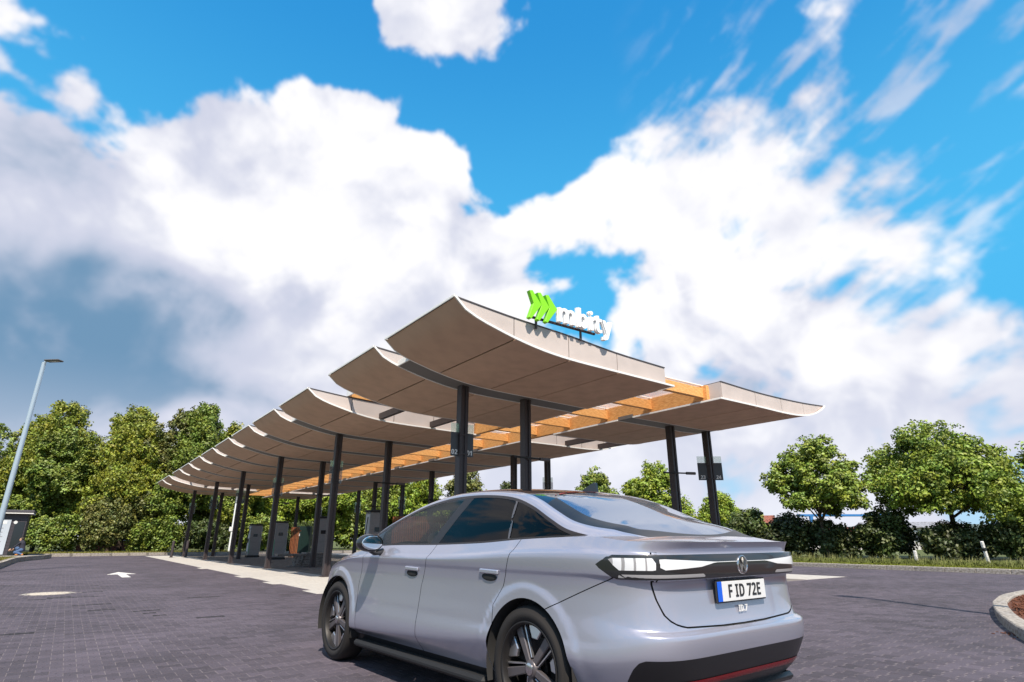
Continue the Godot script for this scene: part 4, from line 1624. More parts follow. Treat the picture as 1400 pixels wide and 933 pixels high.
	var hold := part("plate_holder", pl, M.plate_black, car, Transform3D(tilt, Vector3(-0.952, 0.823, 0)))
	var pw := Shape.new()
	pw.box(Vector3(0.022, 0, 0.010), Vector3(0.472, 0.108, 0.004), 0.0015)
	part("number_plate", pw, M.plate_white, hold)
	var pb := Shape.new()
	pb.box(Vector3(-0.238, 0, 0.010), Vector3(0.044, 0.108, 0.004), 0.0015)
	part("plate_band", pb, M.plate_blue, hold)
	part("plate_lettering", text_mesh("F ID 72E", 0.098, 0.002), M.plate_black, hold, Transform3D(Basis().scaled(Vector3(0.98, 1.0, 1.0)), Vector3(0.022, 0, 0.0135)))
	part("badge", text_mesh("ID.7", 0.050, 0.004), M.plate_white, tg, Transform3D(tilt, Vector3(-0.947, 0.722, 0.01)))
	var em := Node3D.new()
	em.name = "emblem"
	car.add_child(em)
	em.transform = Transform3D(tilt, Vector3(-0.980, 0.968, 0))
	var disc := Shape.new()
	disc.lathe([Vector2(0, 0.002), Vector2(0.046, 0.002), Vector2(0.046, -0.006)], 32, Vector3.BACK)
	part("emblem_plate", disc, M.gloss_black, em)
	var ring := Shape.new()
	ring.lathe([Vector2(0.055, -0.006), Vector2(0.055, 0.004), Vector2(0.052, 0.008), Vector2(0.048, 0.008), Vector2(0.045, 0.002)], 32, Vector3.BACK)
	part("emblem_ring", ring, M.chrome, em)
	for stroke in [[-0.022, 0.042, 0.0, 0.006], [0.022, 0.042, 0.0, 0.006], [-0.040, 0.020, -0.020, -0.040], [-0.020, -0.040, 0.0, 0.002], [0.0, 0.002, 0.020, -0.040], [0.020, -0.040, 0.040, 0.020]]:
		var a := Vector3(stroke[0], stroke[1], 0.005)
		var b := Vector3(stroke[2], stroke[3], 0.005)
		var st := Shape.new()
		st.box(Vector3(), Vector3(0.0075, a.distance_to(b) + 0.004, 0.006))
		part("emblem_stroke", st, M.chrome, em, Transform3D(Basis(Vector3.BACK, -atan2(b.x - a.x, b.y - a.y)), (a + b) / 2))
	# roof aerial
	var fin := Shape.new()
	fin.prism(PackedVector2Array([Vector2(-0.09, -0.012), Vector2(0.10, -0.012), Vector2(0.05, 0.02), Vector2(-0.055, 0.062), Vector2(-0.078, 0.058)]), 0.026, Transform3D(Basis(), Vector3(0.28, on_curve(ROOF, 0.28) + 0.004, -0.013)), 0.006)
	part("roof_aerial", fin, M.gloss_black, car)
	# door mirrors
	for side in [-1.0, 1.0]:
		var mn := Node3D.new()
		mn.name = "door_mirror"
		car.add_child(mn, true)
		mn.position = Vector3(2.03, 1.085, side * 1.035)
		var hs := Shape.new()
		hs.ball(Vector3(0.02, 0, 0), Vector3(0.105, 0.078, 0.125), 14, 22)
		var sp := Soup.new()
		sp.p = hs.v
		sp.n = hs.n
		part("housing", sp.cut(func(p): return -0.035 - p.x)[0].shape(), M.gloss_black, mn)
		var mg := Shape.new()
		mg.ball(Vector3(-0.032, 0, 0), Vector3(0.006, 0.062, 0.102), 8, 22)
		part("mirror_glass", mg, M.mirror, mn)
		var arm := Shape.new()
		arm.tube([Vector3(0.03, -0.05, 0), Vector3(0.035, -0.085, -side * 0.06), Vector3(0.04, -0.075, -side * 0.145)], [0.026, 0.024, 0.03], 10)
		part("mirror_arm", arm, M.gloss_black, mn)
	# headlamps
	for side in [-1.0, 1.0]:
		var hl := Shape.new()
		hl.ball(Vector3(3.58, 0.655, side * 0.60), Vector3(0.16, 0.045, 0.15), 8, 14, Basis(Vector3.UP, side * 0.6))
		part("headlamp", hl, M.lens_white, car)
	make_wheels(car)
	make_cabin(car)

func make_wheels(car: Node3D) -> void:
	var tyre := Shape.new()
	tyre.lathe([Vector2(0.262, -0.10), Vector2(0.298, -0.117), Vector2(0.332, -0.112), Vector2(0.351, -0.094), Vector2(0.3585, -0.07), Vector2(0.36, -0.03), Vector2(0.36, 0.03), Vector2(0.3585, 0.07), Vector2(0.351, 0.094), Vector2(0.336, 0.109), Vector2(0.322, 0.112), Vector2(0.320, 0.115), Vector2(0.298, 0.117), Vector2(0.280, 0.111), Vector2(0.268, 0.100)], 64, Vector3.BACK)
	var tyre_m := tyre.mesh()
	var lip := Shape.new()
	lip.lathe([Vector2(0.270, 0.096), Vector2(0.2685, 0.106), Vector2(0.263, 0.110), Vector2(0.256, 0.108), Vector2(0.250, 0.098), Vector2(0.246, 0.06), Vector2(0.24, -0.09)], 64, Vector3.BACK)
	var lip_m := lip.mesh()
	var disc := Shape.new()
	disc.lathe([Vector2(0.17, -0.02), Vector2(0.17, -0.004), Vector2(0.09, -0.004), Vector2(0.09, 0.02), Vector2(0.0, 0.02)], 40, Vector3.BACK)
	var disc_m := disc.mesh()
	var spoke := Shape.new()
	spoke.prism(PackedVector2Array([Vector2(-0.020, 0.03), Vector2(0.020, 0.03), Vector2(0.030, 0.249), Vector2(-0.030, 0.249)]), 0.030, Transform3D(Basis(Vector3.RIGHT, -0.05), Vector3(0, 0, 0.052)), 0.005)
	var spoke_m := spoke.mesh()
	var wedge := Shape.new()
	wedge.prism(PackedVector2Array([Vector2(-0.020, 0.165), Vector2(0.030, 0.165), Vector2(0.072, 0.238), Vector2(0.030, 0.248), Vector2(-0.030, 0.248), Vector2(-0.066, 0.240)]), 0.022, Transform3D(Basis(Vector3.RIGHT, -0.10), Vector3(0, 0, 0.060)), 0.005)
	var wedge_m := wedge.mesh()
	var blade := Shape.new()
	blade.prism(PackedVector2Array([Vector2(0.030, 0.05), Vector2(0.037, 0.05), Vector2(0.062, 0.243), Vector2(0.050, 0.246)]), 0.022, Transform3D(Basis(Vector3.RIGHT, -0.06), Vector3(0, 0, 0.055)), 0.002)
	var blade_m := blade.mesh()
	var hub := Shape.new()
	hub.lathe([Vector2(0.052, 0.04), Vector2(0.050, 0.082), Vector2(0.040, 0.088), Vector2(0.0, 0.090)], 28, Vector3.BACK)
	var hub_m := hub.mesh()
	var cap := Shape.new()
	cap.lathe([Vector2(0.034, 0.086), Vector2(0.034, 0.094), Vector2(0.030, 0.096), Vector2(0.0, 0.096)], 24, Vector3.BACK)
	var cap_m := cap.mesh()
	for wx in [0.0, 2.986]:
		for side in [-1.0, 1.0]:
			var w := Node3D.new()
			w.name = "wheel"
			car.add_child(w, true)
			# the outer face looks away from the car
			var turn := PI if side < 0 else 0.0
			w.transform = Transform3D(Basis(Vector3.UP, turn), Vector3(wx, 0.36, side * 0.795))
			part("tyre", tyre_m, M.tyre, w)
			part("rim", lip_m, M.rim_dark, w)
			part("brake_disc", disc_m, M.rim_dark, w)
			for k in 5:
				var a := deg_to_rad(31.0 + (9.0 if wx > 1.0 else 0.0) + 72.0 * k) * (1.0 if side < 0 else -1.0)
				part("spoke", spoke_m, M.rim_grey, w, Transform3D(Basis(Vector3.BACK, a), Vector3()))
				part("spoke_edge", blade_m, M.rim_silver, w, Transform3D(Basis(Vector3.BACK, a), Vector3()))
				part("rim_insert", wedge_m, M.rim_silver, w, Transform3D(Basis(Vector3.BACK, a + deg_to_rad(36.0)), Vector3()))
			part("hub", hub_m, M.rim_grey, w)
			part("hub_cap", cap_m, M.chrome, w)

func make_cabin(car: Node3D) -> void:
	var tub := Shape.new()
	tub.box(Vector3(0.95, 0.58, 0), Vector3(3.0, 0.50, 1.56), 0.05)
	part("cabin_floor", tub, M.interior, car)
	for side in [-1.0, 1.0]:
		var dc := Shape.new()
		dc.box(Vector3(0.95, 0.93, side * 0.80), Vector3(2.9, 0.24, 0.05), 0.02)
		part("door_lining", dc, M.interior, car)
	var dash := Shape.new()
	dash.prism(PackedVector2Array([Vector2(1.95, 0.80), Vector2(2.02, 0.98), Vector2(2.30, 1.035), Vector2(2.55, 1.00), Vector2(2.62, 0.80)]), 1.48, Transform3D(Basis(), Vector3(0, 0, -0.74)), 0.02)
	part("dashboard", dash, M.interior_light, car)
	var shelf := Shape.new()
	shelf.box(Vector3(-0.28, 1.07, 0), Vector3(0.62, 0.03, 1.36), 0.01)
	part("parcel_shelf", shelf, M.interior, car)
	for q in [[1.13, -0.37], [1.13, 0.37], [0.32, -0.40], [0.32, 0.40]]:
		var seat := Node3D.new()
		seat.name = "seat"
		car.add_child(seat, true)
		seat.position = Vector3(q[0], 0.80 if q[0] > 1.0 else 0.69, q[1])
		seat.rotation.z = 0.16
		var bk := Shape.new()
		bk.box(Vector3(0, 0.24, 0), Vector3(0.15, 0.52, 0.50), 0.06)
		part("seat_back", bk, M.interior, seat)
		var hr := Shape.new()
		hr.box(Vector3(0.02, 0.585, 0), Vector3(0.09, 0.16, 0.26), 0.035)
		part("headrest", hr, M.interior, seat)
	var wheel := Shape.new()
	var ringp := []
	var rr := []
	for k in 25:
		var a := TAU * k / 24
		ringp.append(Vector3(0, cos(a) * 0.18, sin(a) * 0.18))
		rr.append(0.015)
	wheel.tube(ringp, rr, 8, false)
	wheel.box(Vector3(0, 0, 0), Vector3(0.03, 0.07, 0.33), 0.01)
	part("steering_wheel", wheel, M.interior, car, Transform3D(Basis(Vector3.BACK, 0.42), Vector3(1.86, 1.00, -0.37)))

# ------------------------------------------------------------------ plants

var clumps := []
var tuft: ArrayMesh

func make_leaf_meshes() -> void:
	for variant in 4:
		var sh := Shape.new()
		for i in 18:
			var d := Vector3(rng.randfn(), rng.randfn(), rng.randfn()).normalized()
			var c := d * pow(rng.randf(), 0.5) * 0.5
			c.y *= 0.75
			var nrm := (d * 0.8 + Vector3(rng.randfn(), rng.randfn() + 0.9, rng.randfn()) * 0.6).normalized()
			var side := nrm.cross(Vector3(rng.randfn(), rng.randfn(), rng.randfn())).normalized()
			var fwd := nrm.cross(side)
			var l := rng.randf_range(0.13, 0.21)
			var w := l * rng.randf_range(0.5, 0.7)
			# a pointed leaf, folded a little along its rib
			var tip := c + fwd * l - nrm * l * 0.25
			var root := c - fwd * l * 0.6
			var lift := nrm * w * 0.18
			var sl := c + side * w + lift
			var sr := c - side * w + lift
			var soft_n := (nrm * 0.7 + d * 0.5).normalized()
			sh.tri(root, sl, tip, soft_n, (soft_n - side * 0.25).normalized(), soft_n)
			sh.tri(root, tip, sr, soft_n, soft_n, (soft_n + side * 0.25).normalized())
		clumps.append(sh.mesh())
	var g := Shape.new()
	for i in 9:
		var a := rng.randf_range(0, TAU)
		var lean := Vector3(cos(a), 0, sin(a)) * rng.randf_range(0.1, 0.45)
		var h := rng.randf_range(0.55, 1.0)
		var b := Vector3(rng.randf_range(-0.12, 0.12), 0, rng.randf_range(-0.12, 0.12))
		var s := Vector3(-sin(a), 0, cos(a)) * 0.018
		var mid := b + lean * 0.4 * h + Vector3.UP * h * 0.6
		var top := b + lean * h + Vector3.UP * h
		var nn := Vector3(cos(a), 0.6, sin(a)).normalized()
		g.tri(b - s, b + s, mid, nn, nn, nn)
		g.tri(b + s * 0.3 + Vector3.UP * h * 0.3, mid + s * 0.8, top, nn, nn, nn)
	tuft = g.mesh()

func cloud_of(mesh: Mesh, list: Array[Transform3D], cols: Array[Color], m: Material, called: String, parent: Node) -> void:
	var mm := MultiMesh.new()
	mm.transform_format = MultiMesh.TRANSFORM_3D
	mm.use_colors = true
	mm.mesh = mesh
	mm.instance_count = list.size()
	for i in list.size():
		mm.set_instance_transform(i, list[i])
		mm.set_instance_color(i, cols[i])
	var mi := MultiMeshInstance3D.new()
	mi.name = called
	mi.multimesh = mm
	mi.material_override = m
	mi.set_meta("kind", "stuff")
	parent.add_child(mi, true)

func foliage(parent: Node, lobes: Array, count: int, m: Material, called: String, size: float, gap := -0.12, sd := 1) -> void:
	# leaf clumps spread through a set of ellipsoids [centre, radii]; coarse noise opens gaps between boughs
	var fn := FastNoiseLite.new()
	fn.seed = sd
	fn.frequency = 0.42 / size
	fn.fractal_octaves = 3
	var tone: Color = m.get_meta("tone")
	var list: Array[Transform3D] = []
	var cols: Array[Color] = []
	var weight := 0.0
	for l in lobes:
		weight += l[1].x * l[1].y + l[1].x * l[1].z
	var tries := 0
	while list.size() < count and tries < count * 5:
		tries += 1
		var pick := rng.randf() * weight
		var lobe: Array = lobes[0]
		for l in lobes:
			pick -= l[1].x * l[1].y + l[1].x * l[1].z
			if pick <= 0:
				lobe = l
				break
		var d := Vector3(rng.randfn(), rng.randfn(), rng.randfn()).normalized()
		var rad := pow(rng.randf(), 0.36) * rng.randf_range(0.86, 1.08)
		var p: Vector3 = lobe[0] + d * lobe[1] * rad
		if p.y < 0.12:
			continue
		if fn.get_noise_3dv(p) < gap:
			continue
		var b := Basis(Vector3.UP, rng.randf_range(0, TAU)) * Basis(Vector3.RIGHT, rng.randf_range(-0.5, 0.5))
		var s := size * rng.randf_range(0.75, 1.35)
		list.append(Transform3D(b.scaled(Vector3.ONE * s), p))
		var v := rng.randf_range(0.60, 1.35)
		var y := rng.randf_range(-0.14, 0.20)
		cols.append(Color(tone.r * v * (1.0 + y), tone.g * v, tone.b * v * (1.0 - y)))
	cloud_of(clumps[sd % clumps.size()], list, cols, m, called, parent)

func make_tree(called: String, label: String, at: Vector3, high: float, wide: float, low: float, m: Material, count: int, size: float, group: String, sd: int, trunk_r := 0.16, forks := 7) -> void:
	var t := thing(called, label, "tree", at, 0.0, group)
	var r := RandomNumberGenerator.new()
	r.seed = sd * 77 + 5
	# trunk and limbs
	var tr := Shape.new()
	var top := high * 0.62
	var pts := []
	var rad := []
	for i in 6:
		var f := i / 5.0
		pts.append(Vector3(sin(f * 2.1 + sd) * 0.18 * f, f * top - 0.05, cos(f * 1.7 + sd) * 0.18 * f))
		rad.append(lerp(trunk_r, trunk_r * 0.35, f))
	tr.tube(pts, rad, 9)
	part("trunk", tr, M.bark, t)
	var lobes := []
	var mid := (high + low) / 2
	lobes.append([Vector3(0, lerp(low, high, 0.52), 0), Vector3(wide * 0.62, (high - low) * 0.40, wide * 0.62)])
	lobes.append([Vector3(r.randf_range(-0.1, 0.1) * wide, high - (high - low) * 0.2, 0), Vector3(wide * 0.42, (high - low) * 0.22, wide * 0.42)])
	for k in forks:
		var a := TAU * k / forks + r.randf_range(-0.3, 0.3)
		var f := r.randf_range(0.1, 0.75)
		var reach := wide * (0.66 - 0.34 * f) * r.randf_range(0.9, 1.2)
		var c := Vector3(cos(a) * reach, lerp(low + (high - low) * 0.14, high - (high - low) * 0.18, f), sin(a) * reach)
		var rr := wide * r.randf_range(0.26, 0.42)
		lobes.append([c, Vector3(rr, rr * r.randf_range(0.6, 0.85), rr)])
		var br := Shape.new()
		var start := Vector3(pts[2]).lerp(pts[4], f)
		br.tube([start, start.lerp(c, 0.5) + Vector3(0, 0.15, 0), c], [trunk_r * 0.42, trunk_r * 0.26, trunk_r * 0.08], 6)
		part("branch", br, M.bark, t)
	if called == "broadleaf_tree":
		# long shoots standing out of the top
		for k in 14:
			var a2 := r.randf_range(0, TAU)
			var d2 := r.randf_range(0.1, 0.75) * wide
			var yy := high - (high - low) * 0.5 * pow(d2 / wide, 2.0) - 0.3
			lobes.append([Vector3(cos(a2) * d2, yy, sin(a2) * d2), Vector3(0.28, 1.0, 0.28)])
	foliage(t, lobes, count, m, "crown", size, 0.05 if called == "maple_tree" else -0.10, sd)

func make_bush(called: String, label: String, at: Vector3, radii: Vector3, m: Material, count: int, size: float, group: String, sd: int) -> void:
	var t := thing(called, label, "shrub", at, 0.0, group)
	var r := RandomNumberGenerator.new()
	r.seed = sd * 31 + 2
	var lobes := [[Vector3(0, radii.y * 0.55, 0), Vector3(radii.x * 0.8, radii.y * 0.5, radii.z * 0.8)]]
	var st := Shape.new()
	st.tube([Vector3(0, -0.03, 0), Vector3(0.05, radii.y * 0.5, 0.03), Vector3(0.1, radii.y * 0.8, 0)], [0.05, 0.035, 0.01], 6)
	part("stem", st, M.bark, t)
	for k in 6:
		var a := TAU * k / 6.0 + r.randf_range(-0.4, 0.4)
		lobes.append([Vector3(cos(a) * radii.x * 0.6, radii.y * r.randf_range(0.25, 0.85), sin(a) * radii.z * 0.6), radii * r.randf_range(0.28, 0.42)])
	foliage(t, lobes, count, m, "foliage", size, -0.2, sd)

func make_plants() -> void:
	make_leaf_meshes()
	# the tall mixed wood beyond the far end of the lot
	var wood := "trees of the tall wood beyond the lot"
	var row := [
		["broad yellow-green tree at the far left edge of the picture", -50.5, -54.0, 12.0, 5.2, 1.2, "leaf_mid"],
		["tallest yellow-green tree of the left wood, behind the pale lamp post", -43.2, -55.0, 13.6, 4.9, 1.4, "leaf_warm"],
		["dark green tree between the two highest tops of the left wood", -38.6, -58.5, 12.0, 4.2, 1.2, "leaf_mid"],
		["feathery topped tree of the left wood, right of the tallest one", -36.4, -55.0, 13.0, 4.4, 1.0, "leaf_warm"],
		["olive tree of the left wood just above the far tip of the canopy", -31.0, -54.5, 12.5, 4.2, 1.0, "leaf_olive"],
		["tall feathery tree rising behind the far third of the canopy roof", -28.6, -53.4, 12.9, 4.0, 0.9, "leaf_mid"],
		["rounded tree whose crown meets the far roof tiles of the canopy", -26.6, -56.0, 11.4, 4.0, 1.0, "leaf_warm"],
		["leafy tree filling the skyline between the lamp post and the highest top", -47.2, -58.0, 12.6, 4.6, 1.2, "leaf_warm"],
		["mid-green tree in the dip right of the tallest one", -40.6, -53.2, 10.8, 3.8, 0.8, "leaf_mid"],
		["warm green tree left of the canopy's far tip, lower than its neighbours", -33.8, -52.6, 11.2, 3.8, 0.8, "leaf_warm"],
		["dark leafy tree seen under the last roof tile of the canopy", -25.5, -62.5, 10.0, 4.2, 0.8, "leaf_mid"],
		["bright green tree behind the white pole under the canopy", -22.5, -61.0, 8.6, 4.0, 0.7, "leaf_bright"],
		["bright green tree behind the farther charging cabinets", -17.8, -60.0, 8.4, 3.8, 0.8, "leaf_bright"],
		["shaded green tree behind the nearest left charging cabinet", -13.6, -64.0, 8.2, 3.6, 0.8, "leaf_mid"]]
	for i in row.size():
		var q: Array = row[i]
		make_tree("broadleaf_tree", q[0], Vector3(q[1], 0.05, q[2]), q[3], q[4], q[5], M[q[6]], 3300, 0.66, wood, i + 1, 0.2, 11)
	# undergrowth at the foot of the wood
	var spots := [[-47.0, -46.5, 2.6, 3.0], [-41.5, -48.0, 2.8, 3.4], [-37.0, -48.6, 2.6, 2.9], [-33.4, -49.6, 2.5, 4.2], [-29.6, -50.5, 2.4, 3.0], [-26.2, -52.5, 2.3, 2.6], [-23.0, -54.6, 2.4, 3.1], [-19.5, -57.0, 2.3, 2.6]]
	var where := ["at the left picture edge behind the kiosk", "just right of the kiosk", "in the dark hollow of the wood", "tallest and palest at the foot of the wood", "in front of the red brick house", "left of the two bollards", "between the bollards and the white pole", "right of the white pole"]
	for i in spots.size():
		var q: Array = spots[i]
		make_bush("wood_edge_shrub", "leafy shrub at the wood edge, %s" % where[i], Vector3(q[0], 0.08, q[1]), Vector3(q[2], q[3], 1.8), M.leaf_olive if i == 3 else (M.leaf_deep if i % 2 else M.leaf_mid), 700, 0.58, "shrubs at the foot of the wood", i + 3)
	# trees behind the canopy and the car
	var mid := [
		["small round tree just above the car roof behind the aerial", 8.3, -60.0, 7.9, 2.9, 2.2, "leaf_mid", 700],
		["loose bright tree between the two front right columns and the car roof", 14.6, -60.0, 8.6, 3.7, 1.4, "leaf_bright", 900],
		["low bright bushy tree right of the front right column", 20.6, -60.0, 5.6, 3.0, 0.6, "leaf_bright", 700],
		["lowest green tree right of the car, before the red roof", 24.2, -61.0, 3.9, 2.4, 0.4, "leaf_mid", 500],
		["bright airy tree between columns above the slatted screen", -9.4, -62.0, 8.4, 3.4, 1.0, "leaf_bright", 800],
		["thin pale tree above the left end of the car roof", -5.0, -64.0, 8.8, 3.0, 2.2, "leaf_olive", 420],
		["dark pointed tree top peeping over the car roof", -0.6, -68.0, 7.4, 1.6, 2.0, "leaf_deep", 300]]
	for i in mid.size():
		var q: Array = mid[i]
		make_tree("background_tree", q[0], Vector3(q[1], 0.05, q[2]), q[3], q[4], q[5], M[q[6]], q[7] * 2, 0.7, "trees behind the canopy and car", i + 20, 0.14, 7)
	# the two park trees on the right-hand verge and their neighbour
	make_tree("maple_tree", "smaller conical maple on the right verge with thin bare trunk", Vector3(17.55, 0.12, -34.0), 6.8, 3.2, 1.9, M.leaf_maple, 2300, 0.52, "maples on the right verge", 41, 0.12, 11)
	make_tree("maple_tree", "large spreading maple on the right verge with leaning brown trunk", Vector3(24.2, 0.12, -33.0), 7.4, 4.6, 1.7, M.leaf_maple, 3800, 0.54, "maples on the right verge", 42, 0.17, 13)
	make_tree("maple_tree", "maple cut off by the right picture edge, merging with the large one", Vector3(29.8, 0.12, -32.0), 6.2, 4.0, 0.9, M.leaf_maple, 2500, 0.54, "maples on the right verge", 43, 0.15, 10)
	# hedge under them
	var hedge := [[13.6, -36.0, 2.4], [15.6, -35.0, 2.1], [18.3, -34.6, 2.0], [20.4, -33.6, 2.5], [21.6, -34.8, 2.3], [24.2, -32.6, 1.8], [26.2, -31.6, 1.7], [28.4, -30.8, 1.9], [30.6, -30.2, 1.8], [17.2, -37.0, 2.3], [22.8, -32.0, 1.7]]
	var names := ["behind the car's tail lamps", "left of the conical maple trunk", "right of the conical maple trunk", "tallest of the hedge, between the two maples", "behind the hedge gap between the maples", "under the large maple's trunk", "right of the large maple's trunk", "left of the white marker post", "at the right picture edge", "behind the conical maple", "before the large maple's trunk"]
	for i in hedge.size():
		var q: Array = hedge[i]
		make_bush("hedge_shrub", "dark hedge shrub %s" % names[i], Vector3(q[0], 0.12, q[1]), Vector3(1.5, q[2], 1.2), M.leaf_hedge if i % 3 else M.leaf_deep, 380, 0.55, "dark shrubs of the right-hand hedge", i + 50)
	# a far treeline that closes the view under the canopy
	for i in 9:
		var ends := ["left of the white pole", "behind the farthest chargers", "behind the green cabinet", "behind the second charger", "behind the nearest charger", "left of the slatted screen", "behind the slatted screen", "hidden low behind the car roof", "behind the right columns"]
		make_bush("far_shrub", "distant green shrub on the horizon, %s" % ends[i], Vector3(-38.0 + i * 6.4, 0.05, -76.0 + i * 0.8), Vector3(4.2, 4.4, 2.0), M.leaf_mid if i % 2 else M.leaf_deep, 420, 1.25, "distant shrubs under the canopy", i + 70)
	# grass
	var list: Array[Transform3D] = []
	var cols: Array[Color] = []
	for i in 11000:
		var s := rng.randf_range(2.0, 44.0)
		var off := pow(rng.randf(), 1.3) * 4.2
		var p := site(27.05 + off, 0.135, s)
		var lush := rng.randf()
		if off < 1.3:
			var low := rng.randf_range(0.04, 0.09)
			list.append(Transform3D(Basis(Vector3.UP, rng.randf_range(0, TAU)).scaled(Vector3(0.7, low, 0.7)), p))
			cols.append(Color(0.19, 0.235, 0.03) * rng.randf_range(0.75, 1.2))
		else:
			var high := rng.randf_range(0.10, 0.26) if lush < 0.86 else rng.randf_range(0.3, 0.5)
			list.append(Transform3D(Basis(Vector3.UP, rng.randf_range(0, TAU)).scaled(Vector3(0.9, high, 0.9) if lush < 0.86 else Vector3(0.5, high, 0.5)), p))
			cols.append((Color(0.11, 0.14, 0.028) if lush < 0.86 else Color(0.19, 0.20, 0.06)) * rng.randf_range(0.7, 1.25))
	for i in 3500:
		var w2 := rng.randf_range(-18.0, 12.0)
		var s2 := 54.5 + pow(rng.randf(), 1.5) * 4.0
		list.append(Transform3D(Basis(Vector3.UP, rng.randf_range(0, TAU)).scaled(Vector3(1.0, rng.randf_range(0.08, 0.3), 1.0)), site(w2, 0.095, s2)))
		var v2 := rng.randf_range(0.7, 1.2)
		cols.append(Color(0.22 * v2, 0.22 * v2, 0.04 * v2))
	for i in 2200:
		var p3 := site(-2.35 - pow(rng.randf(), 1.3) * 6.0, 0.12, rng.randf_range(20.0, 48.0))
		list.append(Transform3D(Basis(Vector3.UP, rng.randf_range(0, TAU)).scaled(Vector3(0.9, rng.randf_range(0.06, 0.16), 0.9)), p3))
		var v3 := rng.randf_range(0.7, 1.2)
		cols.append(Color(0.20 * v3, 0.20 * v3, 0.04 * v3))
	cloud_of(tuft, list, cols, M.grass_blade, "grass", self)
	var gr: Node = get_node("grass")
	gr.set_meta("label", "green and straw coloured grass along the kerbs")
	gr.set_meta("category", "grass")

# ------------------------------------------------------------------ furniture, buildings and people

func lamp_post(called: String, label: String, at: Vector3, high: float, head: Vector3, pole_m: Material, group := "") -> Node3D:
	var t := thing(called, label, "lamp post", at, 0.0, group)
	var p := Shape.new()
	p.tube([Vector3(0, -0.02, 0), Vector3(0, 1.2, 0), Vector3(0, 1.22, 0), Vector3(0, high, 0)], [0.11, 0.11, 0.095, 0.07], 14)
	part("pole", p, pole_m, t)
	var d := head.normalized()
	var b := Basis(d, Vector3.UP, d.cross(Vector3.UP))
	var arm := Shape.new()
	arm.tube([Vector3(0, high - 0.02, 0), Vector3(0, high + 0.03, 0) + d * 0.03, Vector3(0, high + 0.05, 0) + d * 0.16], [0.038, 0.036, 0.03], 10)
	part("arm", arm, pole_m, t)
	var h := Shape.new()
	h.box(Vector3(), Vector3(0.62, 0.06, 0.30), 0.022)
	part("lamp_head", h, M.lamp_head, t, Transform3D(b, Vector3(0, high + 0.055, 0) + d * 0.40))
	var g := Shape.new()
	g.box(Vector3(), Vector3(0.36, 0.012, 0.20), 0.004)
	part("diffuser", g, M.lens_grey, t, Transform3D(b, Vector3(0, high + 0.026, 0) + d * 0.44))
	return t

func charger(label: String, w: float, s: float, high: float, turn := 0.0) -> void:
	var t := thing("charging_station", label, "charger", site(w, 0, s), SITE_TURN + turn, "charging cabinets under the canopy")
	var wd := 0.74
	var dp := 0.52
	var base := Shape.new()
	base.box(Vector3(0, 0.06, 0), Vector3(wd + 0.06, 0.12, dp + 0.06), 0.01)
	part("plinth", base, M.black, t)
	var body := Shape.new()
	body.box(Vector3(0, 0.12 + (high - 0.2) / 2, 0), Vector3(wd, high - 0.2, dp), 0.03)
	part("cabinet", body, M.cabinet, t)
	for side in [-1.0, 1.0]:
		var sp := Shape.new()
		sp.box(Vector3(side * (wd / 2 + 0.012), high * 0.55, 0.02), Vector3(0.022, high * 0.75, dp * 0.8), 0.008)
		part("side_panel", sp, M.cabinet_side, t)
	var cap := Shape.new()
	cap.box(Vector3(0, high - 0.035, 0), Vector3(wd + 0.07, 0.085, dp + 0.07), 0.015)
	part("roof_cap", cap, M.black, t)
	var sc := Shape.new()
	sc.box(Vector3(-0.02, high * 0.66, dp / 2 + 0.004), Vector3(0.26, 0.18, 0.016), 0.006)
	part("screen", sc, M.screen, t)
	for k in 3:
		var seam := Shape.new()
		seam.box(Vector3(0, high * (0.24 + 0.21 * k), dp / 2 + 0.001), Vector3(wd - 0.06, 0.008, 0.006))
		part("panel_seam", seam, M.gutter, t)
	for side in [-1.0, 1.0]:
		var hol := Shape.new()
		hol.box(Vector3(side * (wd / 2 + 0.05), high * 0.5, 0.10), Vector3(0.07, 0.26, 0.12), 0.02)
		part("holster", hol, M.black, t)
		var cb := Shape.new()
		var pts := []
		var rr := []
		for k in 13:
			var f := k / 12.0
			pts.append(Vector3(side * (wd / 2 + 0.06 + 0.10 * sin(PI * f)), lerp(high * 0.88, high * 0.5, f) - 0.9 * sin(PI * f) * 0.8, 0.14 + 0.05 * sin(PI * f)))
			rr.append(0.018)
		cb.tube(pts, rr, 7)
		part("cable", cb, M.rubber, t)
	var gs := Shape.new()
	gs.box(Vector3(-wd / 2 + 0.03, high * 0.32, dp / 2 + 0.004), Vector3(0.03, high * 0.4, 0.012), 0.004)
	part("light_strip", gs, M.green_strip, t)

func slat_screen(label: String, a: Vector3, b: Vector3, high: float, pitch: float) -> void:
	var d := b - a
	var t := thing("slatted_screen", label, "screen", a, -atan2(d.z, d.x), "wooden slat screens under the canopy")
	var n := int(d.length() / pitch)
	var sl := Shape.new()
	sl.box(Vector3(0, high / 2 + 0.03, 0), Vector3(pitch * 0.66, high, 0.03), 0.004)
	var m := sl.mesh()
	for i in n:
		part("slat", m, M.slat if i % 3 else M.slat_b, t, Transform3D(Basis(), Vector3((i + 0.5) * pitch, rng.randf_range(-0.01, 0.01), 0)))
	for y in [0.25, high - 0.2]:
		var r := Shape.new()
		r.box(Vector3(d.length() / 2, y, -0.04), Vector3(d.length(), 0.08, 0.04), 0.004)
		part("rail", r, M.slat_b, t)

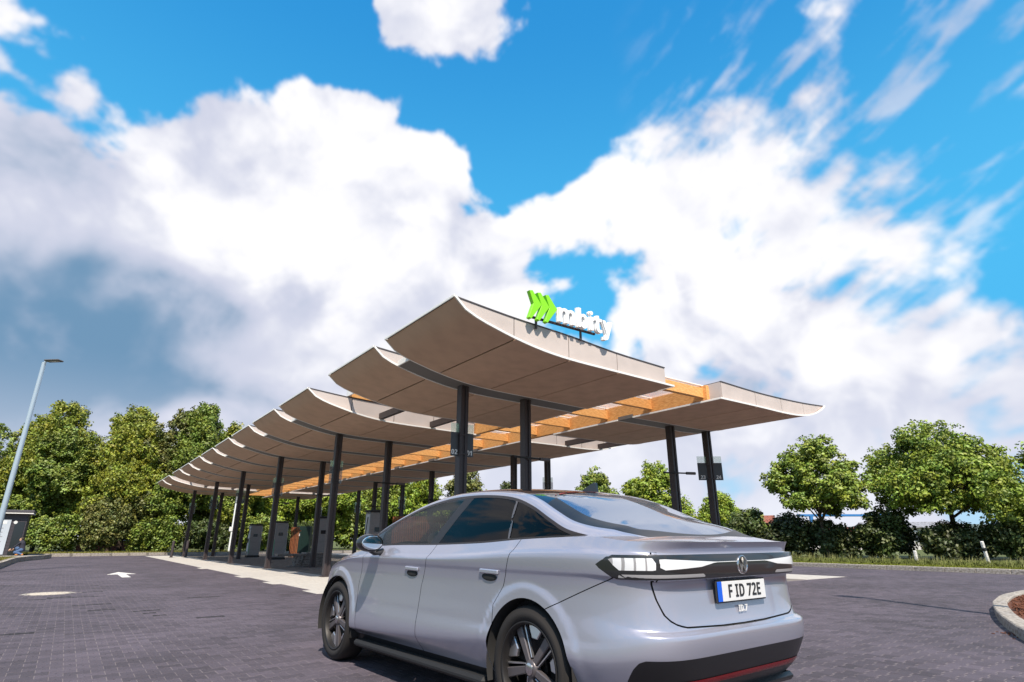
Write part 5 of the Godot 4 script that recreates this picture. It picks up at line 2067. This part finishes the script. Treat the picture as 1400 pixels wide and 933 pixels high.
func make_things() -> void:
	# charging cabinets along the middle of the canopy
	charger("grey charging cabinet behind the front left roof columns, nearest", 10.55, 24.3, 2.32)
	charger("tall grey charging cabinet beside the column left of the car's nose", 10.75, 31.6, 2.28)
	charger("grey charging cabinet between the orange screen and its column", 10.45, 38.3, 2.2)
	charger("farthest grey charging cabinet, left of the others", 10.4, 44.2, 2.15)
	slat_screen("long wooden slat screen seen over the car's windscreen pillar", Vector3(-5.6, 0.0, -28.2), Vector3(-2.5, 0.0, -27.4), 2.12, 0.105)
	slat_screen("small orange slat screen right of a grey charging cabinet", site(12.05, 0.0, 41.6), site(12.05, 0.0, 41.6) + Vector3(0.66, 0, 0), 1.9, 0.095)
	slat_screen("narrow slat screen right of the dark green cabinet", site(13.75, 0.0, 42.0), site(13.75, 0.0, 42.0) + Vector3(0.4, 0, 0), 1.9, 0.095)
	var gc := thing("dark_green_cabinet", "dark green equipment cabinet between two small slat screens", "cabinet", site(13.25, 0, 42.6), 0.0)
	var g1 := Shape.new()
	g1.box(Vector3(0, 1.02, 0), Vector3(0.95, 2.0, 0.5), 0.02)
	part("cabinet", g1, M.dark_green, gc)
	for x in [-0.24, 0.24]:
		var dd := Shape.new()
		dd.box(Vector3(x, 1.0, 0.256), Vector3(0.43, 1.8, 0.014), 0.004)
		part("door", dd, M.dark_green, gc)
	var lb := Shape.new()
	lb.box(Vector3(-0.25, 1.45, 0.27), Vector3(0.12, 0.16, 0.008), 0.002)
	part("label_plate", lb, M.plate_white, gc)
	# low concrete seats by the columns
	var bn := thing("concrete_bench", "low grey concrete bench on a cross foot beside a dark column", "bench", site(8.0, 0, 27.2), SITE_TURN)
	var b1 := Shape.new()
	b1.box(Vector3(0, 0.50, 0), Vector3(1.25, 0.10, 0.42), 0.02)
	part("seat", b1, M.concrete, bn)
	var b2 := Shape.new()
	b2.box(Vector3(0.28, 0.235, 0), Vector3(0.28, 0.43, 0.34), 0.02)
	part("foot", b2, M.concrete, bn)
	var b3 := Shape.new()
	b3.box(Vector3(0.28, 0.03, 0), Vector3(0.75, 0.06, 0.4), 0.015)
	part("foot_plate", b3, M.concrete, bn)
	var pl := thing("concrete_planter", "trapezoid grey concrete block right of the low bench", "planter", site(9.05, 0, 27.4), SITE_TURN)
	var p1 := Shape.new()
	p1.prism(PackedVector2Array([Vector2(-0.58, 0.0), Vector2(0.58, 0.0), Vector2(0.42, 0.55), Vector2(-0.42, 0.55)]), 0.5, Transform3D(Basis(), Vector3(0, 0, -0.25)), 0.015)
	part("block", p1, M.concrete, pl)
	var p2 := Shape.new()
	p2.box(Vector3(0, 0.565, 0), Vector3(0.94, 0.05, 0.56), 0.012)
	part("rim", p2, M.kerb_b, pl)
	# bollards at the far end
	for q in [["dark steel bollard left of the farthest canopy column", 5.85, 46.6], ["dark steel bollard right of the farthest canopy column", 6.75, 46.9]]:
		var t := thing("bollard", q[0], "bollard", site(q[1], 0, q[2]), 0.0, "bollards by the far column")
		var s := Shape.new()
		s.lathe([Vector2(0.085, 0.0), Vector2(0.085, 1.02), Vector2(0.075, 1.06), Vector2(0.0, 1.075)], 18)
		part("post", s, M.steel, t)
		var c := Shape.new()
		c.lathe([Vector2(0.13, 0.0), Vector2(0.13, 0.02), Vector2(0.085, 0.03)], 18)
		part("collar", c, M.steel, t)
	# light arms on the inner columns
	for i in [0, 2, 4, 6]:
		var s: float = FRONT_S + TILE_STARTS[i] + TILE + 0.3
		for wing in 2:
			var w := 8.72 if wing == 0 else 14.32
			var words := ["front", "second", "third", "fourth"]
			var t := thing("light_arm", "short dark light arm on the %s inner %s column" % [words[i / 2], "left" if wing == 0 else "right"], "lamp", site(w, 3.0, s), SITE_TURN if wing == 0 else 0.25, "light arms on the inner columns")
			var a := Shape.new()
			a.tube([Vector3(-0.42, 0, 0.13), Vector3(0.62, 0, 0.13)], [0.022, 0.022], 8)
			part("arm", a, M.black, t)
			var h := Shape.new()
			h.tube([Vector3(0.34, 0, 0.13), Vector3(0.64, 0, 0.13)], [0.042, 0.042], 12)
			part("lamp", h, M.lamp_head, t)
			var k := Shape.new()
			k.box(Vector3(0, 0, 0.115), Vector3(0.10, 0.08, 0.05), 0.006)
			part("bracket", k, M.steel, t)
	# lamp posts
	lamp_post("lamp_post", "tall pale blue lamp post on the left kerb before the wood", Vector3(-18.7, 0.1, -22.0), 7.72, Vector3(1, 0, 0.1), M.lamp_pole)
	lamp_post("lamp_post", "lamp post on the planted island just outside the right picture edge", Vector3(8.33, 0.08, -5.25), 9.4, Vector3(-0.4, 0, -0.91), M.lamp_pole)
	var wp := lamp_post("lamp_post", "slim white post with a small square sign, beyond the canopy", site(11.2, 0.1, 55.6), 7.6, Vector3(1, 0, 0), M.white_pole)
	var sgn := Shape.new()
	sgn.box(Vector3(0, 1.9, 0.12), Vector3(0.44, 0.36, 0.02), 0.004)
	part("sign_plate", sgn, M.plate_white, wp)
	# marker posts on the right verge
	for q in [["short white marker post in the grass under the large maple", 17.9, -27.2, 0.55, 0.0], ["leaning white marker post in the grass near the right edge", 19.9, -25.7, 0.95, 0.16]]:
		var t := thing("marker_post", q[0], "marker post", Vector3(q[1], 0.12, q[2]), 0.5, "white marker posts on the right verge")
		var s := Shape.new()
		s.box(Vector3(0, q[3] / 2, 0), Vector3(0.14, q[3], 0.10), 0.02)
		var o := part("post", s, M.paint, t)
		o.rotation.z = q[4]
		if q[3] > 0.8:
			var bnd := Shape.new()
			bnd.box(Vector3(0, q[3] * 0.66, 0), Vector3(0.15, 0.14, 0.11), 0.01)
			part("band", bnd, M.black, o)
	make_buildings()
	make_people()

func make_buildings() -> void:
	# dark kiosk at the left
	var k := thing("dark_kiosk", "low dark kiosk with flat roof and pale notice panel at the left edge", "kiosk", site(-5.5, 0.17, 51.6), SITE_TURN)
	var wl := Shape.new()
	wl.box(Vector3(0, 1.27, 0), Vector3(6.4, 2.54, 2.6), 0.02)
	part("wall", wl, M.kiosk, k)
	for i in 13:
		var pn := Shape.new()
		pn.box(Vector3(0, 0.13 + i * 0.19, 1.306), Vector3(6.36, 0.175, 0.012), 0.004)
		part("cladding_board", pn, M.kiosk, k)
	var rf := Shape.new()
	rf.box(Vector3(0, 2.70, 0.1), Vector3(6.9, 0.16, 3.1), 0.02)
	part("roof", rf, M.kiosk_roof, k)
	var ed := Shape.new()
	ed.box(Vector3(0, 2.575, 0.1), Vector3(6.86, 0.055, 3.06), 0.006)
	part("roof_edge", ed, M.trim, k)
	var ps := Shape.new()
	ps.box(Vector3(1.05, 1.12, 1.345), Vector3(2.7, 2.1, 0.04), 0.006)
	var po := part("notice_panel", ps, M.poster, k)
	for q in [[1.55, 2.02, 1.3, 0.17, "white_letter"], [1.0, 1.66, 2.2, 0.03, "cabinet"], [1.0, 1.42, 2.2, 0.03, "cabinet"], [1.0, 1.15, 2.3, 0.03, "cabinet"], [1.0, 0.85, 2.3, 0.03, "cabinet"], [1.5, 0.45, 1.1, 0.22, "placard"]]:
		var l := Shape.new()
		l.box(Vector3(q[0], q[1], 1.369), Vector3(q[2], q[3], 0.006))
		part("print", l, M[q[4]], po)
	var rd := Shape.new()
	rd.lathe([Vector2(0.0, 0.02), Vector2(0.10, 0.02), Vector2(0.10, 0.0)], 18, Vector3.BACK, Vector3(2.62, 2.02, 1.315))
	part("round_plate", rd, M.plate_white, k)
	var dr := Shape.new()
	dr.box(Vector3(2.86, 1.05, 1.322), Vector3(0.5, 2.0, 0.02), 0.004)
	part("door", dr, M.window_dark, k)
	# a brick house glimpsed through the wood
	house("brick_house", "red brick house with grey roof glimpsed through the left wood", Vector3(-42.5, 0.05, -66.5), 0.6, Vector3(8, 2.8, 6), 1.4, M.brick_house, M.grey_roof)
	house("white_house", "white house with red roof right of the car, behind the trees", Vector3(31.5, 0.05, -84.0), -0.5, Vector3(9, 2.4, 7), 1.7, M.white_wall, M.red_roof)
	house("white_shed", "long white shed behind the conical maple", Vector3(34.5, 0.05, -68.0), -0.2, Vector3(9, 1.9, 6), 0.4, M.white_wall, M.red_roof)
	house("pale_shed", "pale blue-white shed behind the large maple's trunk", Vector3(44.5, 0.05, -68.0), -0.3, Vector3(9, 2.4, 6), 0.5, M.white_wall, M.grey_roof)
	var gt := thing("blue_gantry", "blue steel gantry between the two right-hand maples, far behind", "gantry", Vector3(46.0, 0, -82.0), 0.0)
	var b1 := Shape.new()
	b1.box(Vector3(0, 4.3, 0), Vector3(14, 0.3, 0.4), 0.02)
	part("beam", b1, M.blue_metal, gt)
	for x in [-5.2, 5.2]:
		var b2 := Shape.new()
		b2.box(Vector3(x, 2.1, 0), Vector3(0.4, 4.2, 0.4), 0.02)
		part("post", b2, M.blue_metal, gt)
	# hills on the horizon
	var hl := setting("hills")
	for q in [[760.0, -900.0, 520.0, 24.0]]:
		var h := Shape.new()
		h.ball(Vector3(q[0], -4, q[1]), Vector3(q[2], q[3] + 4, 160), 10, 40)
		part("hill", h, M.hill, hl)

func house(called: String, label: String, at: Vector3, turn: float, size: Vector3, rise: float, wall: Material, roof: Material) -> void:
	var t := thing(called, label, "building", at, turn)
	var o := PackedVector2Array([Vector2(-size.z / 2, 0), Vector2(size.z / 2, 0), Vector2(size.z / 2, size.y), Vector2(0, size.y + rise), Vector2(-size.z / 2, size.y)])
	var w := Shape.new()
	w.prism(o, size.x, Transform3D(Basis(Vector3.UP, PI / 2), Vector3(-size.x / 2, 0, 0)))
	part("wall", w, wall, t)
	var l := Vector2(size.z / 2, rise).length() + 0.5
	var a := atan2(rise, size.z / 2)
	for side in [-1.0, 1.0]:
		var r := Shape.new()
		r.box(Vector3(), Vector3(size.x + 0.6, 0.14, l), 0.02)
		part("roof", r, roof, t, Transform3D(Basis(Vector3.RIGHT, a * side), Vector3(0, size.y + rise / 2 - 0.02, side * (size.z / 4 + 0.1))))
	for k in 3:
		var x := (k - 1) * size.x * 0.3
		var f := Shape.new()
		f.box(Vector3(x, size.y * 0.55, size.z / 2 + 0.02), Vector3(1.1, size.y * 0.4, 0.05), 0.01)
		var fr := part("window", f, M.trim, t)
		var p := Shape.new()
		p.box(Vector3(x, size.y * 0.55, size.z / 2 + 0.05), Vector3(0.95, size.y * 0.34, 0.02))
		part("pane", p, M.window_dark, fr)

# people: a skeleton of tapered capsules, joined smoothly and meshed as surface nets
func body_mesh(bones: Array, cell: float, blend: float) -> Array:
	# bones: [from, to, radius, radius, material index]; returns one Shape per material index
	var lo := Vector3(9, 9, 9)
	var hi := Vector3(-9, -9, -9)
	for b in bones:
		var r: float = max(b[2], b[3]) + cell * 2 + blend * 0.3
		for e in [b[0], b[1]]:
			lo = lo.min(e - Vector3.ONE * r)
			hi = hi.max(e + Vector3.ONE * r)
	var n := Vector3i(((hi - lo) / cell).ceil()) + Vector3i.ONE
	var field := PackedFloat32Array()
	field.resize(n.x * n.y * n.z)
	var kind := PackedInt32Array()
	kind.resize(field.size())
	for x in n.x:
		for y in n.y:
			for z in n.z:
				var p := lo + Vector3(x, y, z) * cell
				var acc := 0.0
				var best := 9.0
				var bi := 0
				for b in bones:
					var a: Vector3 = b[0]
					var ab: Vector3 = b[1] - a
					var t: float = clamp((p - a).dot(ab) / max(1e-6, ab.length_squared()), 0.0, 1.0)
					var d: float = (p - a - ab * t).length() - lerp(float(b[2]), float(b[3]), t)
					if d < 0.35:
						acc += exp(-d / blend)
					if d < best:
						best = d
						bi = b[4]
				var i := (x * n.y + y) * n.z + z
				field[i] = -blend * log(acc) if acc > 1e-12 else best
				kind[i] = bi
	var spot := {}
	var pts := []
	var nrm := []
	var kd := []
	for x in n.x - 1:
		for y in n.y - 1:
			for z in n.z - 1:
				var sum := Vector3()
				var cnt := 0
				var vals := []
				for c in 8:
					vals.append(field[((x + (c & 1)) * n.y + y + ((c >> 1) & 1)) * n.z + z + ((c >> 2) & 1)])
				for c in 8:
					for ax in 3:
						if c & (1 << ax):
							continue
						var e: int = c | (1 << ax)
						if (vals[c] < 0) != (vals[e] < 0):
							var t: float = vals[c] / (vals[c] - vals[e])
							var q := Vector3(c & 1, (c >> 1) & 1, (c >> 2) & 1)
							q[ax] += t
							sum += q
							cnt += 1
				if cnt:
					spot[Vector3i(x, y, z)] = pts.size()
					pts.append(lo + (Vector3(x, y, z) + sum / cnt) * cell)
					var g := Vector3(vals[1] + vals[3] + vals[5] + vals[7] - vals[0] - vals[2] - vals[4] - vals[6], vals[2] + vals[3] + vals[6] + vals[7] - vals[0] - vals[1] - vals[4] - vals[5], vals[4] + vals[5] + vals[6] + vals[7] - vals[0] - vals[1] - vals[2] - vals[3])
					nrm.append(g.normalized())
					kd.append(kind[(x * n.y + y) * n.z + z])
	var out := {}
	for key in spot:
		for ax in 3:
			var b := (ax + 1) % 3
			var c := (ax + 2) % 3
			var e1: Vector3i = key
			var e2: Vector3i = key
			var e3: Vector3i = key
			e1[b] -= 1
			e2[c] -= 1
			e3[b] -= 1
			e3[c] -= 1
			var far: Vector3i = key
			far[ax] += 1
			var f0 := field[(key.x * n.y + key.y) * n.z + key.z]
			var f1 := field[(far.x * n.y + far.y) * n.z + far.z]
			if (f0 < 0) == (f1 < 0) or not (spot.has(e1) and spot.has(e2) and spot.has(e3)):
				continue
			var i0: int = spot[key]
			var i1: int = spot[e1]
			var i2: int = spot[e3]
			var i3: int = spot[e2]
			var m: int = kd[i0]
			if not out.has(m):
				out[m] = Shape.new()
			out[m].smooth_quad([pts[i0], pts[i1], pts[i2], pts[i3]], [nrm[i0], nrm[i1], nrm[i2], nrm[i3]])
	return [out]

func person(label: String, at: Transform3D, bones: Array, mats: Array, names: Array, cell: float) -> void:
	var t := Node3D.new()
	t.name = numbered("person")
	add_child(t)
	t.transform = at
	tag(t, label, "person")
	var got: Dictionary = body_mesh(bones, cell, 0.022)[0]
	for k in mats.size():
		if got.has(k):
			part(names[k], got[k], mats[k], t)

func hand_bones(wrist: Vector3, dir: Vector3, palm_down: Vector3, m: int) -> Array:
	var side := dir.cross(palm_down).normalized()
	var out := [[wrist, wrist + dir * 0.08, 0.026, 0.036, m]]
	for k in 4:
		var off := (k - 1.5) * 0.020
		var a := wrist + dir * 0.085 + side * off
		var l: float = [0.060, 0.072, 0.068, 0.052][k]
		var mid := a + dir * l * 0.55 + palm_down * 0.012
		out.append([a, mid, 0.0095, 0.009, m])
		out.append([mid, mid + (dir * 0.4 + palm_down * 0.9).normalized() * l * 0.6, 0.009, 0.008, m])
	var ta := wrist + dir * 0.03 + side * 0.032
	out.append([ta, ta + (dir * 0.7 + side * 0.5 + palm_down * 0.3) * 0.055, 0.012, 0.010, m])
	return out

func make_people() -> void:
	# the driver, seated, one hand on the steering wheel (car axes)
	var car: Node3D = get_node("saloon_car")
	var z := -0.37
	var bones := [
		[Vector3(1.38, 0.84, z), Vector3(1.28, 1.05, z), 0.14, 0.15, 0],
		[Vector3(1.28, 1.05, z), Vector3(1.24, 1.17, z), 0.15, 0.12, 0],
		[Vector3(1.25, 1.16, z - 0.17), Vector3(1.25, 1.16, z + 0.17), 0.07, 0.07, 0],
		[Vector3(1.25, 1.15, z - 0.19), Vector3(1.46, 0.98, z - 0.22), 0.055, 0.046, 0],
		[Vector3(1.46, 0.98, z - 0.22), Vector3(1.70, 1.07, z - 0.15), 0.042, 0.034, 0],
		[Vector3(1.25, 1.15, z + 0.19), Vector3(1.46, 0.97, z + 0.21), 0.055, 0.046, 0],
		[Vector3(1.46, 0.97, z + 0.21), Vector3(1.71, 1.05, z + 0.14), 0.042, 0.034, 0],
		[Vector3(1.40, 0.84, z - 0.10), Vector3(1.85, 0.84, z - 0.12), 0.085, 0.065, 1],
		[Vector3(1.40, 0.84, z + 0.10), Vector3(1.85, 0.84, z + 0.12), 0.085, 0.065, 1],
		[Vector3(1.25, 1.20, z), Vector3(1.27, 1.27, z), 0.055, 0.052, 2],
		[Vector3(1.27, 1.345, z), Vector3(1.30, 1.30, z), 0.085, 0.070, 2],
		[Vector3(1.375, 1.325, z), Vector3(1.385, 1.31, z), 0.014, 0.016, 2],
		[Vector3(1.28, 1.33, z - 0.083), Vector3(1.28, 1.31, z - 0.083), 0.018, 0.012, 2],
		[Vector3(1.28, 1.33, z + 0.083), Vector3(1.28, 1.31, z + 0.083), 0.018, 0.012, 2],
		[Vector3(1.225, 1.37, z), Vector3(1.27, 1.40, z), 0.085, 0.070, 3]]
	bones.append_array(hand_bones(Vector3(1.70, 1.07, z - 0.15), Vector3(0.85, 0.5, 0.1).normalized(), Vector3(0.5, -0.8, 0.2).normalized(), 2))
	bones.append_array(hand_bones(Vector3(1.71, 1.05, z + 0.14), Vector3(0.85, 0.5, -0.1).normalized(), Vector3(0.5, -0.8, -0.2).normalized(), 2))
	person("driver in a dark shirt with a hand on the steering wheel", car.transform, bones, [M.shirt, M.jeans, M.skin, M.hair], ["shirt", "trousers", "skin", "hair"], 0.019)
	# someone crouching at the corner of the kiosk, seen from the side
	var c := [
		[Vector3(0, 0.36, 0), Vector3(-0.10, 0.72, 0), 0.14, 0.15, 0],
		[Vector3(-0.10, 0.72, 0), Vector3(-0.12, 0.80, 0), 0.15, 0.12, 0],
		[Vector3(-0.12, 0.76, -0.2), Vector3(-0.36, 0.56, -0.18), 0.055, 0.045, 0],
		[Vector3(-0.36, 0.56, -0.18), Vector3(-0.55, 0.42, -0.12), 0.045, 0.035, 0],
		[Vector3(-0.12, 0.76, 0.2), Vector3(-0.36, 0.54, 0.18), 0.055, 0.045, 0],
		[Vector3(-0.36, 0.54, 0.18), Vector3(-0.56, 0.40, 0.12), 0.045, 0.035, 0],
		[Vector3(0, 0.34, -0.1), Vector3(-0.42, 0.44, -0.13), 0.10, 0.07, 1],
		[Vector3(-0.42, 0.44, -0.13), Vector3(-0.22, 0.10, -0.13), 0.07, 0.05, 1],
		[Vector3(0, 0.34, 0.1), Vector3(-0.30, 0.20, 0.16), 0.10, 0.075, 1],
		[Vector3(-0.30, 0.20, 0.16), Vector3(0.12, 0.09, 0.16), 0.065, 0.05, 1],
		[Vector3(-0.22, 0.06, -0.13), Vector3(-0.40, 0.045, -0.13), 0.05, 0.045, 4],
		[Vector3(0.12, 0.09, 0.16), Vector3(0.16, 0.045, 0.16), 0.05, 0.045, 5],
		[Vector3(-0.14, 0.84, 0), Vector3(-0.17, 0.90, 0), 0.055, 0.05, 2],
		[Vector3(-0.19, 0.98, 0), Vector3(-0.22, 0.93, 0), 0.088, 0.07, 2],
		[Vector3(-0.285, 0.96, 0), Vector3(-0.295, 0.945, 0), 0.015, 0.016, 2],
		[Vector3(-0.145, 1.01, 0), Vector3(-0.19, 1.035, 0), 0.085, 0.07, 3]]
	c.append_array(hand_bones(Vector3(-0.55, 0.42, -0.12), Vector3(-0.8, -0.5, 0.1).normalized(), Vector3(-0.3, -0.9, 0.1).normalized(), 2))
	c.append_array(hand_bones(Vector3(-0.56, 0.40, 0.12), Vector3(-0.8, -0.5, -0.1).normalized(), Vector3(-0.3, -0.9, -0.1).normalized(), 2))
	person("person in dark jacket and blue jeans crouching by the kiosk", Transform3D(Basis(Vector3.UP, 0.15), site(-2.15, 0.18, 49.6)), c, [M.jacket, M.jeans, M.skin, M.hair, M.shoe, M.shoe], ["jacket", "jeans", "skin", "hair", "shoe", "shoe"], 0.024)

func _ready() -> void:
	rng.seed = 11
	make_world()
	make_materials()
	make_ground()
	make_canopy()
	make_plants()
	make_car()
	make_things()
